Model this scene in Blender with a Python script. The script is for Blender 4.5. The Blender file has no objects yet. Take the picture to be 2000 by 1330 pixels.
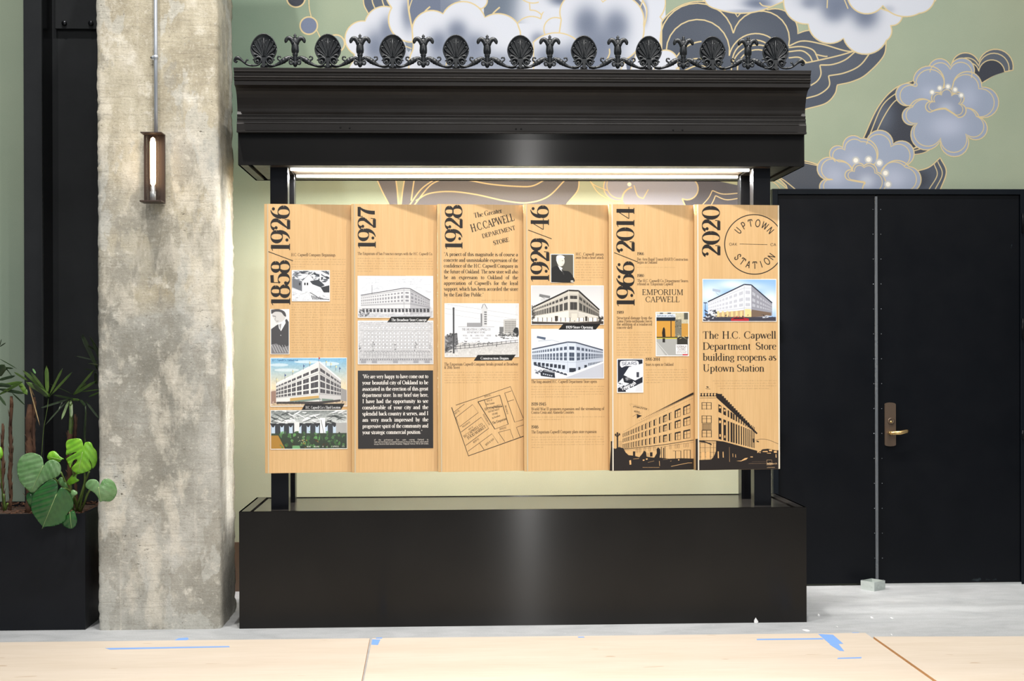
import bpy, bmesh, math, random
import numpy as np
from math import sin, cos, pi, radians, sqrt, atan2, hypot
random.seed(7)
rng = np.random.default_rng(7)
S = bpy.context.scene
COL = S.collection
# ------------------------------------------------------------------ camera
FOC, PX, PY = 2600.0, 975.0, 675.0
YAW, ROLL = radians(2.3), radians(.18)
CAM = np.array([0.0, -7.456, 1.57])
_r = np.array([cos(YAW), -sin(YAW), 0]); _f = np.array([sin(YAW), cos(YAW), 0]); _z = np.array([0, 0, 1.0])
RX = cos(ROLL)*_r - sin(ROLL)*_z
UP = sin(ROLL)*_r + cos(ROLL)*_z
def ray(x, y): return (x-PX)/FOC*RX - (y-PY)/FOC*UP + _f
def onY(x, y, Y=0.0):
    d = ray(x, y); return CAM + d*(Y-CAM[1])/d[1]
def onZ(x, y, Z=0.0):
    d = ray(x, y); return CAM + d*(Z-CAM[2])/d[2]
from mathutils import Matrix, Vector
cd = bpy.data.cameras.new('camera'); cam = bpy.data.objects.new('camera', cd); COL.objects.link(cam)
cam.matrix_world = Matrix(((RX[0], UP[0], -_f[0], CAM[0]), (RX[1], UP[1], -_f[1], CAM[1]), (RX[2], UP[2], -_f[2], CAM[2]), (0, 0, 0, 1)))
cd.sensor_width = 36.0; cd.lens = FOC/2000*36.0
cd.shift_x = (1000-PX)/2000; cd.shift_y = (PY-665)/2000
cd.clip_start = .05; cd.clip_end = 100
S.camera = cam
# ------------------------------------------------------------------ light
S.view_settings.view_transform = 'Standard'; S.view_settings.look = 'None'
S.view_settings.gamma = 1.0; S.view_settings.exposure = 0.0; S.view_settings.use_curve_mapping = False
wd = bpy.data.worlds.new('world'); S.world = wd; wd.use_nodes = True
wd.node_tree.nodes['Background'].inputs[0].default_value = (.80, .9, 1.0, 1); wd.node_tree.nodes['Background'].inputs[1].default_value = .22
def area(name, loc, target, sx, sy, power, color):
    l = bpy.data.lights.new(name, 'AREA'); l.shape = 'RECTANGLE'; l.size = sx; l.size_y = sy; l.energy = power; l.color = color
    o = bpy.data.objects.new(name, l); COL.objects.link(o); o.location = loc
    o.rotation_euler = (Vector(target)-Vector(loc)).to_track_quat('-Z', 'Y').to_euler(); return o
def spot(name, loc, target, power, color, size=80, rad=.08, blend=.6):
    l = bpy.data.lights.new(name, 'SPOT'); l.energy = power; l.color = color; l.spot_size = radians(size); l.spot_blend = blend; l.shadow_soft_size = rad
    o = bpy.data.objects.new(name, l); COL.objects.link(o); o.location = loc
    o.rotation_euler = (Vector(target)-Vector(loc)).to_track_quat('-Z', 'Y').to_euler(); return o
area('ceiling_panel_light', (1.2, -5.4, 6.4), (.8, 0, 1.2), 7.0, 2.2, 170, (1, .98, .97))
for _x in (-2.4, -.5, 1.35, 3.3):
    spot('track_spot_light', (_x, -2.0, 9.2), (_x, .1, 1.2), 1500, (1, .96, .91), 62, .07, .8)
spot('stage_spot_light', (5.2, -6.6, 5.4), (.6, 0, 1.2), 330, (1, .95, .9), 62, .06)
spot('stage_spot_light', (.85, -5.0, 6.0), (.2, 0, 1.0), 300, (1, .96, .92), 62, .07)
area('rear_streak_light', (1.08, -10.2, 1.75), (.5, 0, 1.5), .07, .9, 90, (1, .98, .95))  # unseen strip source added behind the camera for the kiosk's vertical streak
spot('stage_spot_light', (-3.6, -6.0, 5.6), (-1.0, 0, 1.2), 220, (1, .96, .92), 60, .07)

# ------------------------------------------------------------------ mesh helpers
def sl(c):
    return tuple((v/255/12.92 if v/255 <= .04045 else ((v/255+.055)/1.055)**2.4) for v in c)
ORG = {}
def tag(o, label=None, cat=None, group=None, kind=None):
    if label: o['label'] = label
    if cat: o['category'] = cat
    if group: o['group'] = group
    if kind: o['kind'] = kind
    return o
def thing(name, loc, label, cat, group=None):
    o = bpy.data.objects.new(name, None); COL.objects.link(o); o.location = loc
    o.empty_display_size = .1; ORG[o.name] = np.array(loc, float)
    return tag(o, label, cat, group)
class MB:
    def __init__(s): s.v = []; s.f = []; s.m = []; s.sm = []
    def add(s, vs, fs, mi=0, smooth=False):
        b = len(s.v); s.v += [tuple(map(float, p)) for p in vs]
        for f in fs: s.f.append(tuple(b+i for i in f)); s.m.append(mi); s.sm.append(smooth)
        return s
    def box(s, a, b, mi=0, bev=0.0):
        x0, y0, z0 = [min(p, q) for p, q in zip(a, b)]; x1, y1, z1 = [max(p, q) for p, q in zip(a, b)]
        if bev <= 0:
            vs = [(x0,y0,z0),(x1,y0,z0),(x1,y1,z0),(x0,y1,z0),(x0,y0,z1),(x1,y0,z1),(x1,y1,z1),(x0,y1,z1)]
            return s.add(vs, [(0,3,2,1),(4,5,6,7),(0,1,5,4),(1,2,6,5),(2,3,7,6),(3,0,4,7)], mi)
        bm = bmesh.new(); bmesh.ops.create_cube(bm, size=1)
        for v in bm.verts: v.co = Vector(((x0+x1)/2+v.co.x*(x1-x0), (y0+y1)/2+v.co.y*(y1-y0), (z0+z1)/2+v.co.z*(z1-z0)))
        bmesh.ops.bevel(bm, geom=bm.edges[:], offset=bev, segments=2, affect='EDGES', profile=.6)
        s.frombm(bm, mi); return s
    def frombm(s, bm, mi=0, smooth=False):
        bm.verts.ensure_lookup_table(); bm.verts.index_update()
        s.add([v.co[:] for v in bm.verts], [[v.index for v in f.verts] for f in bm.faces], mi, smooth); bm.free()
    def prism(s, pts, off, mi=0, capm=None):
        """pts: closed 3d loop, off: extrusion vector"""
        n = len(pts); off = np.array(off, float)
        vs = [tuple(p) for p in pts]+[tuple(np.array(p)+off) for p in pts]
        s.add(vs, [tuple(range(n))[::-1], tuple(range(n, 2*n))], mi if capm is None else capm)
        b = len(s.v)-2*n
        for i in range(n):
            j = (i+1) % n; s.f.append((b+i, b+j, b+n+j, b+n+i)); s.m.append(mi); s.sm.append(False)
        return s
    def tube(s, path, rad, n=8, mi=0, caps=True, flat=1.0):
        path = [np.array(p, float) for p in path]; k = len(path)
        rads = rad if hasattr(rad, '__len__') else [rad]*k
        b = len(s.v); prev = None
        for i, p in enumerate(path):
            t = path[min(i+1, k-1)]-path[max(i-1, 0)]; t /= (np.linalg.norm(t)+1e-9)
            if prev is None:
                a = np.array([0, 1, 0.]) if abs(t[1]) < .9 else np.array([1., 0, 0])
            else: a = prev
            nn = a-t*np.dot(a, t); nn /= (np.linalg.norm(nn)+1e-9); prev = nn
            bb = np.cross(t, nn)
            for q in range(n):
                an = 2*pi*q/n
                s.v.append(tuple(p+rads[i]*(nn*cos(an)*flat+bb*sin(an))))
        for i in range(k-1):
            for q in range(n):
                q2 = (q+1) % n
                s.f.append((b+i*n+q, b+i*n+q2, b+(i+1)*n+q2, b+(i+1)*n+q)); s.m.append(mi); s.sm.append(True)
        if caps:
            s.f.append(tuple(b+q for q in range(n))[::-1]); s.m.append(mi); s.sm.append(False)
            s.f.append(tuple(b+(k-1)*n+q for q in range(n))); s.m.append(mi); s.sm.append(False)
        return s
    def lathe(s, prof, c, axis='z', n=24, mi=0):
        b = len(s.v); c = np.array(c, float)
        for r, h in prof:
            for q in range(n):
                a = 2*pi*q/n
                d = {'z': (r*cos(a), r*sin(a), h), 'y': (r*cos(a), h, r*sin(a)), 'x': (h, r*cos(a), r*sin(a))}[axis]
                s.v.append(tuple(c+np.array(d)))
        for i in range(len(prof)-1):
            for q in range(n):
                q2 = (q+1) % n
                s.f.append((b+i*n+q, b+i*n+q2, b+(i+1)*n+q2, b+(i+1)*n+q)); s.m.append(mi); s.sm.append(True)
        if prof[0][0] > 1e-5: s.f.append(tuple(b+q for q in range(n))[::-1]); s.m.append(mi); s.sm.append(False)
        if prof[-1][0] > 1e-5: s.f.append(tuple(b+(len(prof)-1)*n+q for q in range(n))); s.m.append(mi); s.sm.append(False)
        return s
    def build(s, name, mats, parent=None, uv=None, origin=None):
        me = bpy.data.meshes.new(name)
        o0 = np.zeros(3)
        if parent is not None: o0 = ORG.get(parent.name, np.zeros(3))
        if origin is not None: o0 = np.array(origin, float)
        V = np.array(s.v)-o0
        me.from_pydata(V.tolist(), [], s.f)
        mats = mats if isinstance(mats, (list, tuple)) else [mats]
        for m in mats: me.materials.append(m)
        me.polygons.foreach_set('material_index', s.m)
        me.polygons.foreach_set('use_smooth', s.sm)
        bm = bmesh.new(); bm.from_mesh(me); bmesh.ops.recalc_face_normals(bm, faces=bm.faces[:]); bm.to_mesh(me); bm.free()
        if uv:
            ul = me.uv_layers.new(name='UVMap')
            for lp in me.loops:
                ul.data[lp.index].uv = uv(np.array(me.vertices[lp.vertex_index].co)+o0)
        me.update()
        o = bpy.data.objects.new(name, me); COL.objects.link(o)
        if parent is not None: o.parent = parent
        elif origin is not None: o.location = tuple(origin)
        ORG[o.name] = o0
        return o
def struct(mb, name, mats, uv=None, **k):
    o = mb.build(name, mats, uv=uv); o['kind'] = 'structure'; return o
def copyof(o, parent=None, shift=(0, 0, 0)):
    c = o.copy(); COL.objects.link(c); c.parent = parent if parent is not None else o.parent
    c.location = tuple(np.array(o.location)+np.array(shift)); ORG[c.name] = ORG.get(o.name, np.zeros(3)); return c

# ------------------------------------------------------------------ materials
def mat(name, col, rough=.5, metal=0.0, **k):
    m = bpy.data.materials.new(name); m.use_nodes = True
    b = m.node_tree.nodes['Principled BSDF']
    c = sl(col); b.inputs['Base Color'].default_value = (*c, 1); b.inputs['Roughness'].default_value = rough; b.inputs['Metallic'].default_value = metal
    for kk, v in k.items(): b.inputs[kk.replace('_', ' ')].default_value = v
    return m
class NT:
    def __init__(s, m): s.m = m; s.t = m.node_tree; s.b = s.t.nodes['Principled BSDF']; s.tc = s.n('ShaderNodeTexCoord')
    def n(s, t, **k):
        x = s.t.nodes.new(t)
        for a, v in k.items(): setattr(x, a, v)
        return x
    def l(s, a, b): s.t.links.new(a, b)
    def noise(s, scale=(1, 1, 1), sc=5, det=4, rough=.55, off=(0, 0, 0), dist=0, src='Object'):
        mp = s.n('ShaderNodeMapping'); mp.inputs['Scale'].default_value = scale; mp.inputs['Location'].default_value = off
        s.l(s.tc.outputs[src], mp.inputs[0])
        x = s.n('ShaderNodeTexNoise'); x.inputs['Scale'].default_value = sc; x.inputs['Detail'].default_value = det; x.inputs['Roughness'].default_value = rough; x.inputs['Distortion'].default_value = dist
        s.l(mp.outputs[0], x.inputs['Vector']); return x.outputs['Fac']
    def ramp(s, f, stops):
        x = s.n('ShaderNodeValToRGB'); e = x.color_ramp.elements
        while len(e) < len(stops): e.new(.5)
        for el, (p, c) in zip(e, stops):
            el.position = p; el.color = (*(sl(c) if hasattr(c, '__len__') else (c, c, c)), 1)
        s.l(f, x.inputs[0]); return x.outputs[0]
    def mix(s, f, a, b, mode='MIX'):
        x = s.n('ShaderNodeMix'); x.data_type = 'RGBA'; x.blend_type = mode
        for sock, v in ((x.inputs[0], f), (x.inputs[6], a), (x.inputs[7], b)):
            if isinstance(v, (int, float)): sock.default_value = v
            elif isinstance(v, tuple): sock.default_value = (*sl(v), 1)
            else: s.l(v, sock)
        return x.outputs[2]
    def bump(s, h, st=.2, dist=.01, nrm=None):
        x = s.n('ShaderNodeBump'); x.inputs['Strength'].default_value = st; x.inputs['Distance'].default_value = dist
        s.l(h, x.inputs['Height'])
        if nrm is not None: s.l(nrm, x.inputs['Normal'])
        s.l(x.outputs[0], s.b.inputs['Normal']); return x.outputs[0]
    def color(s, c): s.l(c, s.b.inputs['Base Color'])
M = {}
def steel(name, col, rough, spec=.3, aniso=0.0, metal=0.0, var=8):
    m = mat(name, col, rough, metal); t = NT(m)
    a = t.noise((1, 1, 1), 1.6, 5, .6); b = t.noise((1, 1, 1), 60, 3, .6)
    if sum(col) < 150 and not metal: t.b.inputs['Specular IOR Level'].default_value = spec
    d = tuple(max(0, c-var) for c in col); l = tuple(c+var for c in col)
    t.color(t.mix(b, t.ramp(a, [(.35, d), (.65, l)]), tuple(c+2 for c in col)))
    if aniso: t.b.inputs['Roughness'].default_value = rough
    r = t.ramp(t.noise((1, 1, 1), 3.5, 6, .65), [(.3, rough*.85), (.7, min(1, rough*1.2))]); 
    if not aniso: t.l(r, t.b.inputs['Roughness'])
    if not aniso: t.bump(t.noise((1, 1, 1), 900, 2, .5), .05, .002)
    if aniso:
        t.b.inputs['Anisotropic'].default_value = aniso
        cx = t.n('ShaderNodeCombineXYZ'); cx.inputs[2].default_value = 1.0
        t.l(cx.outputs[0], t.b.inputs['Tangent'])
    return m
M['steel'] = steel('blackened_steel', (15, 13, 11), .185, .32, aniso=1.0)
M['cornice'] = steel('painted_cornice_metal', (26, 22, 19), .42)
M['post'] = mat('black_post_steel', (46, 47, 50), .26, .9)
M['top'] = mat('oiled_steel_top', (34, 32, 30), .22, 0)
M['iron'] = mat('cast_iron', (27, 30, 33), .33, .1)
_t = NT(M['iron']); _t.bump(_t.noise((1, 1, 1), 120, 4, .6), .25, .002)
M['liner'] = mat('satin_reflector_metal', (205, 203, 200), .35, .15)
M['door'] = steel('door_black_paint', (8, 10, 14), .36, .13, var=3)
M['frame'] = steel('door_frame_paint', (9, 14, 20), .34, .16, var=3)
M['dark'] = mat('dark_gap', (6, 6, 7), .8)
M['planter'] = steel('planter_black', (18, 20, 24), .42, .16, var=4)
M['struct_steel'] = steel('structural_steel', (27, 29, 31), .55, .16, var=9)
def scuff(m, c, r, rot, amt):
    t = NT(m); geo = t.n('ShaderNodeNewGeometry'); mp = t.n('ShaderNodeMapping', vector_type='TEXTURE'); mp.inputs['Location'].default_value = c; mp.inputs['Rotation'].default_value = (0, rot, 0); mp.inputs['Scale'].default_value = r; t.l(geo.outputs['Position'], mp.inputs[0])
    ln = t.n('ShaderNodeVectorMath', operation='LENGTH'); t.l(mp.outputs[0], ln.inputs[0]); ad = t.n('ShaderNodeMath', operation='MULTIPLY_ADD'); t.l(t.noise((1, 1, 1), 14, 6, .7), ad.inputs[0]); ad.inputs[1].default_value = 1.6; t.l(ln.outputs['Value'], ad.inputs[2])
    old = t.b.inputs['Base Color'].links[0].from_socket; t.color(t.mix(t.ramp(ad.outputs[0], [(.6, amt), (1.0, 0.0)]), old, (96, 112, 118)))
M['screw'] = mat('screw_metal', (120, 125, 130), .35, .9)
M['alu'] = mat('aluminium_trim', (188, 190, 190), .35, .6)
M['emit'] = mat('led_diffuser', (255, 255, 255), .5)
_b = M['emit'].node_tree.nodes['Principled BSDF']; _b.inputs['Emission Color'].default_value = (1, .97, .92, 1); _b.inputs['Emission Strength'].default_value = 5
# ------------------------------------------------------------------ 2d painter for flat print
class Cv:
    """rgba canvas; tf maps the drawing's own coordinates to texels"""
    def __init__(s, w, h, tf=None, ss=3):
        s.w, s.h, s.ss = int(w), int(h), ss; s.a = np.zeros((s.h, s.w, 4), np.float32); s.tf = tf or (lambda p: p)
    def mask(s, pts, raw=False):
        P = np.asarray(pts, float) if raw else np.asarray(s.tf(np.asarray(pts, float)), float)
        if len(P) < 3: return None
        x0 = max(0, int(P[:, 0].min())-1); x1 = min(s.w, int(P[:, 0].max())+2); y0 = max(0, int(P[:, 1].min())); y1 = min(s.h, int(P[:, 1].max())+1)
        if x1 <= x0 or y1 <= y0: return None
        ss = s.ss; cov = np.zeros((y1-y0, x1-x0+1), np.float32)
        ys = y0+(np.arange((y1-y0)*ss)+.5)/ss
        A = P; B = np.roll(P, -1, 0); dy = B[:, 1]-A[:, 1]
        lo = np.minimum(A[:, 1], B[:, 1]); hi = np.maximum(A[:, 1], B[:, 1])
        hit = (ys[:, None] >= lo) & (ys[:, None] < hi)
        with np.errstate(divide='ignore', invalid='ignore'):
            X = A[:, 0]+(ys[:, None]-A[:, 1])/dy*(B[:, 0]-A[:, 0])
        sg = np.sign(dy).astype(int)
        rr, ee = np.nonzero(hit)
        if len(rr) == 0: return None
        xx = X[rr, ee]; o = np.lexsort((xx, rr)); rr = rr[o]; xx = xx[o]; g = sg[ee][o]
        w = np.cumsum(g)  # each row sums to zero
        ins = (w[:-1] != 0) & (rr[:-1] == rr[1:])
        a = np.clip(xx[:-1][ins]-x0, 0, x1-x0-1e-3); b = np.clip(xx[1:][ins]-x0, 0, x1-x0-1e-3); r = rr[:-1][ins]//ss
        # span accumulation by differences of the clamped ramp
        D = np.zeros_like(cov); 
        for e, sgn in ((a, 1.0), (b, -1.0)):
            i = e.astype(int); fr = e-i
            np.add.at(D, (r, i), sgn*(1-fr)/ss); np.add.at(D, (r, i+1), sgn*fr/ss)
        cov = np.clip(np.cumsum(D, 1)[:, :-1], 0, 1)
        return (y0, y1, x0, x1, cov)
    def put(s, m, col, al=1.0):
        if m is None: return
        y0, y1, x0, x1, c = m; c = (c*al)[..., None]; A = s.a[y0:y1, x0:x1]
        col = np.asarray(col, np.float32)
        oa = A[..., 3:]; na = c+oa*(1-c)
        A[..., :3] = np.where(na > 1e-4, (col*c+A[..., :3]*oa*(1-c))/np.maximum(na, 1e-4), A[..., :3]); A[..., 3:] = na
    def poly(s, pts, col, al=1.0): s.put(s.mask(pts), col, al)
    def rect(s, x0, y0, x1, y1, col, al=1.0): s.poly([(x0, y0), (x1, y0), (x1, y1), (x0, y1)], col, al)
    def line(s, pts, w, col, al=1.0, closed=False):
        P = np.asarray(pts, float)
        if closed: P = np.vstack([P, P[:1]])
        d = np.diff(P, axis=0); L = np.hypot(d[:, 0], d[:, 1]); k = np.r_[True, L > 1e-6]; P = P[k]
        if len(P) < 2: return
        T = np.gradient(P, axis=0); n = np.stack([-T[:, 1], T[:, 0]], 1); n /= np.maximum(np.hypot(n[:, 0], n[:, 1]), 1e-9)[:, None]
        w = np.broadcast_to(np.asarray(w, float), (len(P),))[:, None]/2
        s.poly(np.vstack([P+n*w, (P-n*w)[::-1]]), col, al)
    def soft(s, pts, col, blobs, col2):
        """fill a shape, airbrushed with gaussian blobs (x, y, rx, ry, strength) of col2"""
        m = s.mask(pts)
        if m is None: return
        y0, y1, x0, x1, c = m; Y, X = np.mgrid[y0:y1, x0:x1]; f = np.zeros(c.shape, np.float32)
        for b in blobs:
            q = s.tf(np.array([[b[0], b[1]], [b[0]+b[2], b[1]], [b[0], b[1]+b[3]]], float))
            rx = abs(q[1, 0]-q[0, 0])+1e-6; ry = abs(q[2, 1]-q[0, 1])+1e-6
            g = np.exp(-(((X-q[0, 0])/rx)**2+((Y-q[0, 1])/ry)**2)**1.25)*b[4]; f = 1-(1-f)*(1-np.clip(g, 0, 1))
        cc = np.asarray(col, np.float32)*(1-f[..., None])+np.asarray(col2, np.float32)*f[..., None]
        s.put(m, cc)
    def grad(s, x0, y0, x1, y1, ct, cb, nz=0.0):
        m = s.mask([(x0, y0), (x1, y0), (x1, y1), (x0, y1)])
        if m is None: return
        h, w = m[4].shape; f = np.linspace(0, 1, h)[:, None, None]
        c = np.asarray(ct, np.float32)*(1-f)+np.asarray(cb, np.float32)*f+np.zeros((h, w, 1))
        if nz: c = c+fnoise(h, w, 7)[..., None]*nz
        s.put(m, c)
    def image(s, name):
        im = bpy.data.images.new(name, s.w, s.h, alpha=True); A = s.a.copy(); A[..., :3] = np.clip(A[..., :3]/255, 0, 1)
        im.alpha_mode = 'CHANNEL_PACKED'
        im.pixels.foreach_set(A[::-1].ravel().astype(np.float32)); im.update(); im.pack(); return im
def fnoise(h, w, cell=6, seed=None):
    g = rng.standard_normal((h//cell+3, w//cell+3)); yy = np.linspace(0, g.shape[0]-2.01, h); xx = np.linspace(0, g.shape[1]-2.01, w)
    i = yy.astype(int); j = xx.astype(int); fy = (yy-i)[:, None]; fx = (xx-j)[None]
    return g[i][:, j]*(1-fy)*(1-fx)+g[i+1][:, j]*fy*(1-fx)+g[i][:, j+1]*(1-fy)*fx+g[i+1][:, j+1]*fy*fx
def arcs(*v, n=14):
    """x0,y0, mx,my, x1,y1, ... : circular arcs through a midpoint"""
    P = [(v[i], v[i+1]) for i in range(0, len(v), 2)]; out = []
    for k in range(0, len(P)-2, 2):
        a, m, b = [complex(*q) for q in P[k:k+3]]
        w = (m-a)/(b-a) if b != a else 0
        if abs(w.imag) < 1e-3:
            out += [((a+(b-a)*t).real, (a+(b-a)*t).imag) for t in np.linspace(0, 1, n)[:-1]]; continue
        c = (b-a)*(w-abs(w)**2)/(2j*w.imag)+a; c = (b-a)*((w-abs(w)**2)/(w-w.conjugate()))+a
        r = abs(a-c); t0 = np.angle(a-c); tm = np.angle(m-c); t1 = np.angle(b-c)
        dm = (tm-t0) % (2*pi); d1 = (t1-t0) % (2*pi)
        if dm > d1: d1 -= 2*pi
        out += [(c.real+r*cos(t0+d1*t), c.imag+r*sin(t0+d1*t)) for t in np.linspace(0, 1, n)[:-1]]
    out.append(P[-1] if len(P) % 2 else P[-2]); return out
def cr(*v, n=8):
    """smooth curve through points"""
    P = np.array([(v[i], v[i+1]) for i in range(0, len(v), 2)], float); Q = np.vstack([2*P[0]-P[1], P, 2*P[-1]-P[-2]]); out = []
    for i in range(len(P)-1):
        p0, p1, p2, p3 = Q[i:i+4]
        for t in np.linspace(0, 1, n)[:-1]:
            out.append(tuple(.5*(2*p1+(p2-p0)*t+(2*p0-5*p1+4*p2-p3)*t*t+(3*p1-p0-3*p2+p3)*t**3)))
    out.append(tuple(P[-1])); return out
def circ(x, y, r, ry=None, n=40, a0=0, a1=360):
    return [(x+r*cos(radians(a0+(a1-a0)*i/n)), y+(ry or r)*sin(radians(a0+(a1-a0)*i/n))) for i in range(n+1)]

# ------------------------------------------------------------------ high contrast serif lettering, drawn stroke by stroke
# units: cap height 1.0, x height .64; 'l' line, 'a' arc (cx cy rx ry a0 a1, degrees, y up), 'd' dot, 's' serif (x y halfwidth)
GL = {}
def G(ch, w, *st): GL[ch] = (w, st)
def st_(x, y0=0, y1=1, a=1, b=1, hw=.13):
    o = [('l', x, y0, x, y1)]
    if a: o.append(('s', x, y0, hw))
    if b == 1: o.append(('s', x, y1, hw))
    if b == 2: o.append(('f', x, y1, hw))
    return o
G(' ', .32); G('.', .26, ('d', .13, .06, .07)); G(',', .26, ('d', .13, .06, .07), ('t', .19, .04, .1, -.16)); G("'", .2, ('d', .1, .94, .06), ('t', .15, .92, .08, .74))
G('"', .34, ('d', .1, .94, .06), ('t', .14, .92, .08, .76), ('d', .25, .94, .06), ('t', .29, .92, .23, .76)); G('-', .36, ('h', .06, .33, .3, .33)); G('/', .46, ('t', .0, -.18, .46, 1.14)); G('&', .86, ('a', .36, .25, .27, .26, 60, 360), ('a', .36, .76, .17, .24, -60, 200), ('l', .25, .62, .68, .03), ('t', .62, .25, .78, .5))
G('(', .3, ('a', .4, .42, .3, .62, 115, 245)); G(')', .3, ('a', -.1, .42, .3, .62, -65, 65))
G('A', .86, ('t', .1, 0, .42, 1.0), ('l', .42, 1.0, .72, 0), ('h', .22, .35, .62, .35), ('s', .1, 0, .11), ('s', .73, 0, .14))
G('B', .78, *st_(.18), ('h', .18, 1, .42, 1), ('h', .18, .53, .45, .53), ('h', .18, 0, .45, 0), ('a', .42, .765, .2, .235, -90, 90), ('a', .45, .265, .25, .265, -90, 90))
G('C', .84, ('a', .45, .5, .38, .51, 50, 310), ('h', .69, .9, .70, .9), ('t', .72, .98, .72, .68), ('t', .70, .12, .76, .26))
G('D', .9, *st_(.18), ('h', .18, 1, .42, 1), ('h', .18, 0, .42, 0), ('a', .42, .5, .39, .5, -90, 90))
G('E', .74, *st_(.18), ('h', .18, 1, .62, 1), ('t', .63, 1.0, .63, .78), ('h', .18, .52, .48, .52), ('t', .48, .42, .48, .62), ('h', .18, 0, .66, 0), ('t', .68, 0, .68, .24))
G('F', .7, *st_(.18), ('h', .18, 1, .6, 1), ('t', .62, 1.0, .62, .76), ('h', .18, .52, .46, .52), ('t', .46, .42, .46, .62))
G('G', .9, ('a', .45, .5, .38, .51, 50, 290), ('t', .72, .98, .72, .68), ('l', .7, .02, .7, .42), ('s', .7, .42, .14))
G('H', .94, *st_(.18), *st_(.74), ('h', .18, .52, .74, .52)); G('I', .42, *st_(.21))
G('J', .5, ('l', .3, .12, .3, 1), ('s', .3, 1, .13), ('a', .16, .12, .14, .14, 180, 360), ('d', .06, .14, .06))
G('K', .88, *st_(.18), ('t', .2, .4, .7, 1), ('l', .34, .56, .74, 0), ('s', .7, 1, .12), ('s', .76, 0, .12))
G('L', .7, *st_(.18), ('h', .18, 0, .62, 0), ('t', .64, 0, .64, .26))
G('M', 1.1, ('t', .16, 0, .16, 1), ('s', .16, 0, .1), ('s', .16, 1, .08), ('l', .18, 1, .54, .04), ('t', .54, .04, .88, 1), *st_(.9))
G('N', .92, ('t', .16, 0, .16, 1), ('s', .16, 0, .1), ('s', .14, 1, .08), ('l', .16, 1, .76, 0), ('t', .76, 0, .76, 1), ('s', .76, 1, .1))
G('O', .92, ('a', .46, .5, .38, .51, 0, 360)); G('P', .74, *st_(.18), ('h', .18, 1, .42, 1), ('h', .18, .46, .42, .46), ('a', .42, .73, .25, .27, -90, 90))
G('R', .84, *st_(.18), ('h', .18, 1, .42, 1), ('h', .18, .5, .42, .5), ('a', .42, .75, .22, .25, -90, 90), ('l', .46, .5, .74, 0), ('s', .78, 0, .08))
G('S', .64, ('a', .31, .75, .22, .26, 40, 230), ('l', .18, .6, .46, .4), ('a', .33, .26, .24, .27, -140, 50), ('t', .5, .98, .5, .74), ('t', .1, .02, .1, .28))
G('T', .8, *st_(.4, 0, 1, 1, 0), ('h', .06, 1, .74, 1), ('t', .06, 1, .06, .76), ('t', .74, 1, .74, .76))
G('U', .9, ('l', .2, .3, .2, 1), ('s', .2, 1, .13), ('a', .46, .32, .26, .33, 180, 360), ('t', .72, .3, .72, 1), ('s', .72, 1, .1))
G('V', .84, ('l', .12, 1, .44, 0), ('t', .44, 0, .74, 1), ('s', .12, 1, .13), ('s', .74, 1, .1))
G('W', 1.2, ('l', .1, 1, .36, 0), ('t', .36, 0, .6, 1), ('l', .6, 1, .86, 0), ('t', .86, 0, 1.1, 1), ('s', .12, 1, .12), ('s', 1.1, 1, .1), ('s', .6, 1, .08))
G('Y', .8, ('l', .1, 1, .4, .46), ('t', .4, .46, .7, 1), *st_(.4, 0, .46, 1, 0), ('s', .12, 1, .12), ('s', .7, 1, .1))
X = .64
G('a', .54, ('l', .4, .08, .4, .46), ('a', .26, .46, .14, .18, 0, 170), ('a', .22, .18, .15, .18, 60, 360), ('t', .4, .08, .5, .02))
G('b', .62, ('l', .16, 0, .16, 1.06), ('f', .16, 1.06, .1), ('a', .34, .32, .2, .33, -130, 130)); G('c', .5, ('a', .28, .32, .22, .33, 50, 310), ('d', .42, .5, .05))
G('d', .64, ('l', .46, 0, .46, 1.06), ('f', .46, 1.06, .1), ('a', .28, .32, .2, .33, 50, 310), ('s', .5, 0, .08)); G('e', .52, ('a', .27, .32, .21, .33, 20, 320), ('h', .08, .38, .46, .38), ('t', .46, .38, .44, .48))
G('f', .36, ('l', .17, 0, .17, .85), ('s', .17, 0, .11), ('a', .3, .86, .13, .19, 30, 180), ('h', .04, X, .32, X), ('d', .38, .94, .04))
G('g', .56, ('a', .25, .42, .17, .22, 0, 360), ('a', .27, -.08, .21, .16, 0, 360), ('t', .38, .58, .52, .66), ('t', .14, .24, .12, .08)); G('h', .66, ('l', .15, 0, .15, 1.06), ('s', .15, 0, .12), ('f', .15, 1.06, .1), ('a', .33, .4, .17, .25, 0, 150), ('l', .5, 0, .5, .42), ('s', .5, 0, .12))
G('i', .32, ('l', .16, 0, .16, X), ('s', .16, 0, .12), ('f', .16, X, .1), ('d', .15, .88, .07)); G('k', .62, ('l', .15, 0, .15, 1.06), ('s', .15, 0, .12), ('f', .15, 1.06, .1), ('t', .16, .24, .46, .62), ('l', .27, .4, .5, 0), ('s', .46, .62, .09), ('s', .52, 0, .1)); G('j', .3, ('l', .16, -.1, .16, X), ('d', .15, .88, .07))
G('l', .32, ('l', .16, 0, .16, 1.06), ('s', .16, 0, .12), ('f', .16, 1.06, .1))
G('m', .98, ('l', .15, 0, .15, X), ('s', .15, 0, .11), ('f', .15, X, .1), ('a', .32, .4, .16, .25, 0, 150), ('l', .48, 0, .48, .42), ('s', .48, 0, .11), ('a', .65, .4, .16, .25, 0, 150), ('l', .81, 0, .81, .42), ('s', .81, 0, .11))
G('n', .66, ('l', .15, 0, .15, X), ('s', .15, 0, .12), ('f', .15, X, .1), ('a', .33, .4, .17, .25, 0, 150), ('l', .5, 0, .5, .42), ('s', .5, 0, .12))
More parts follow.
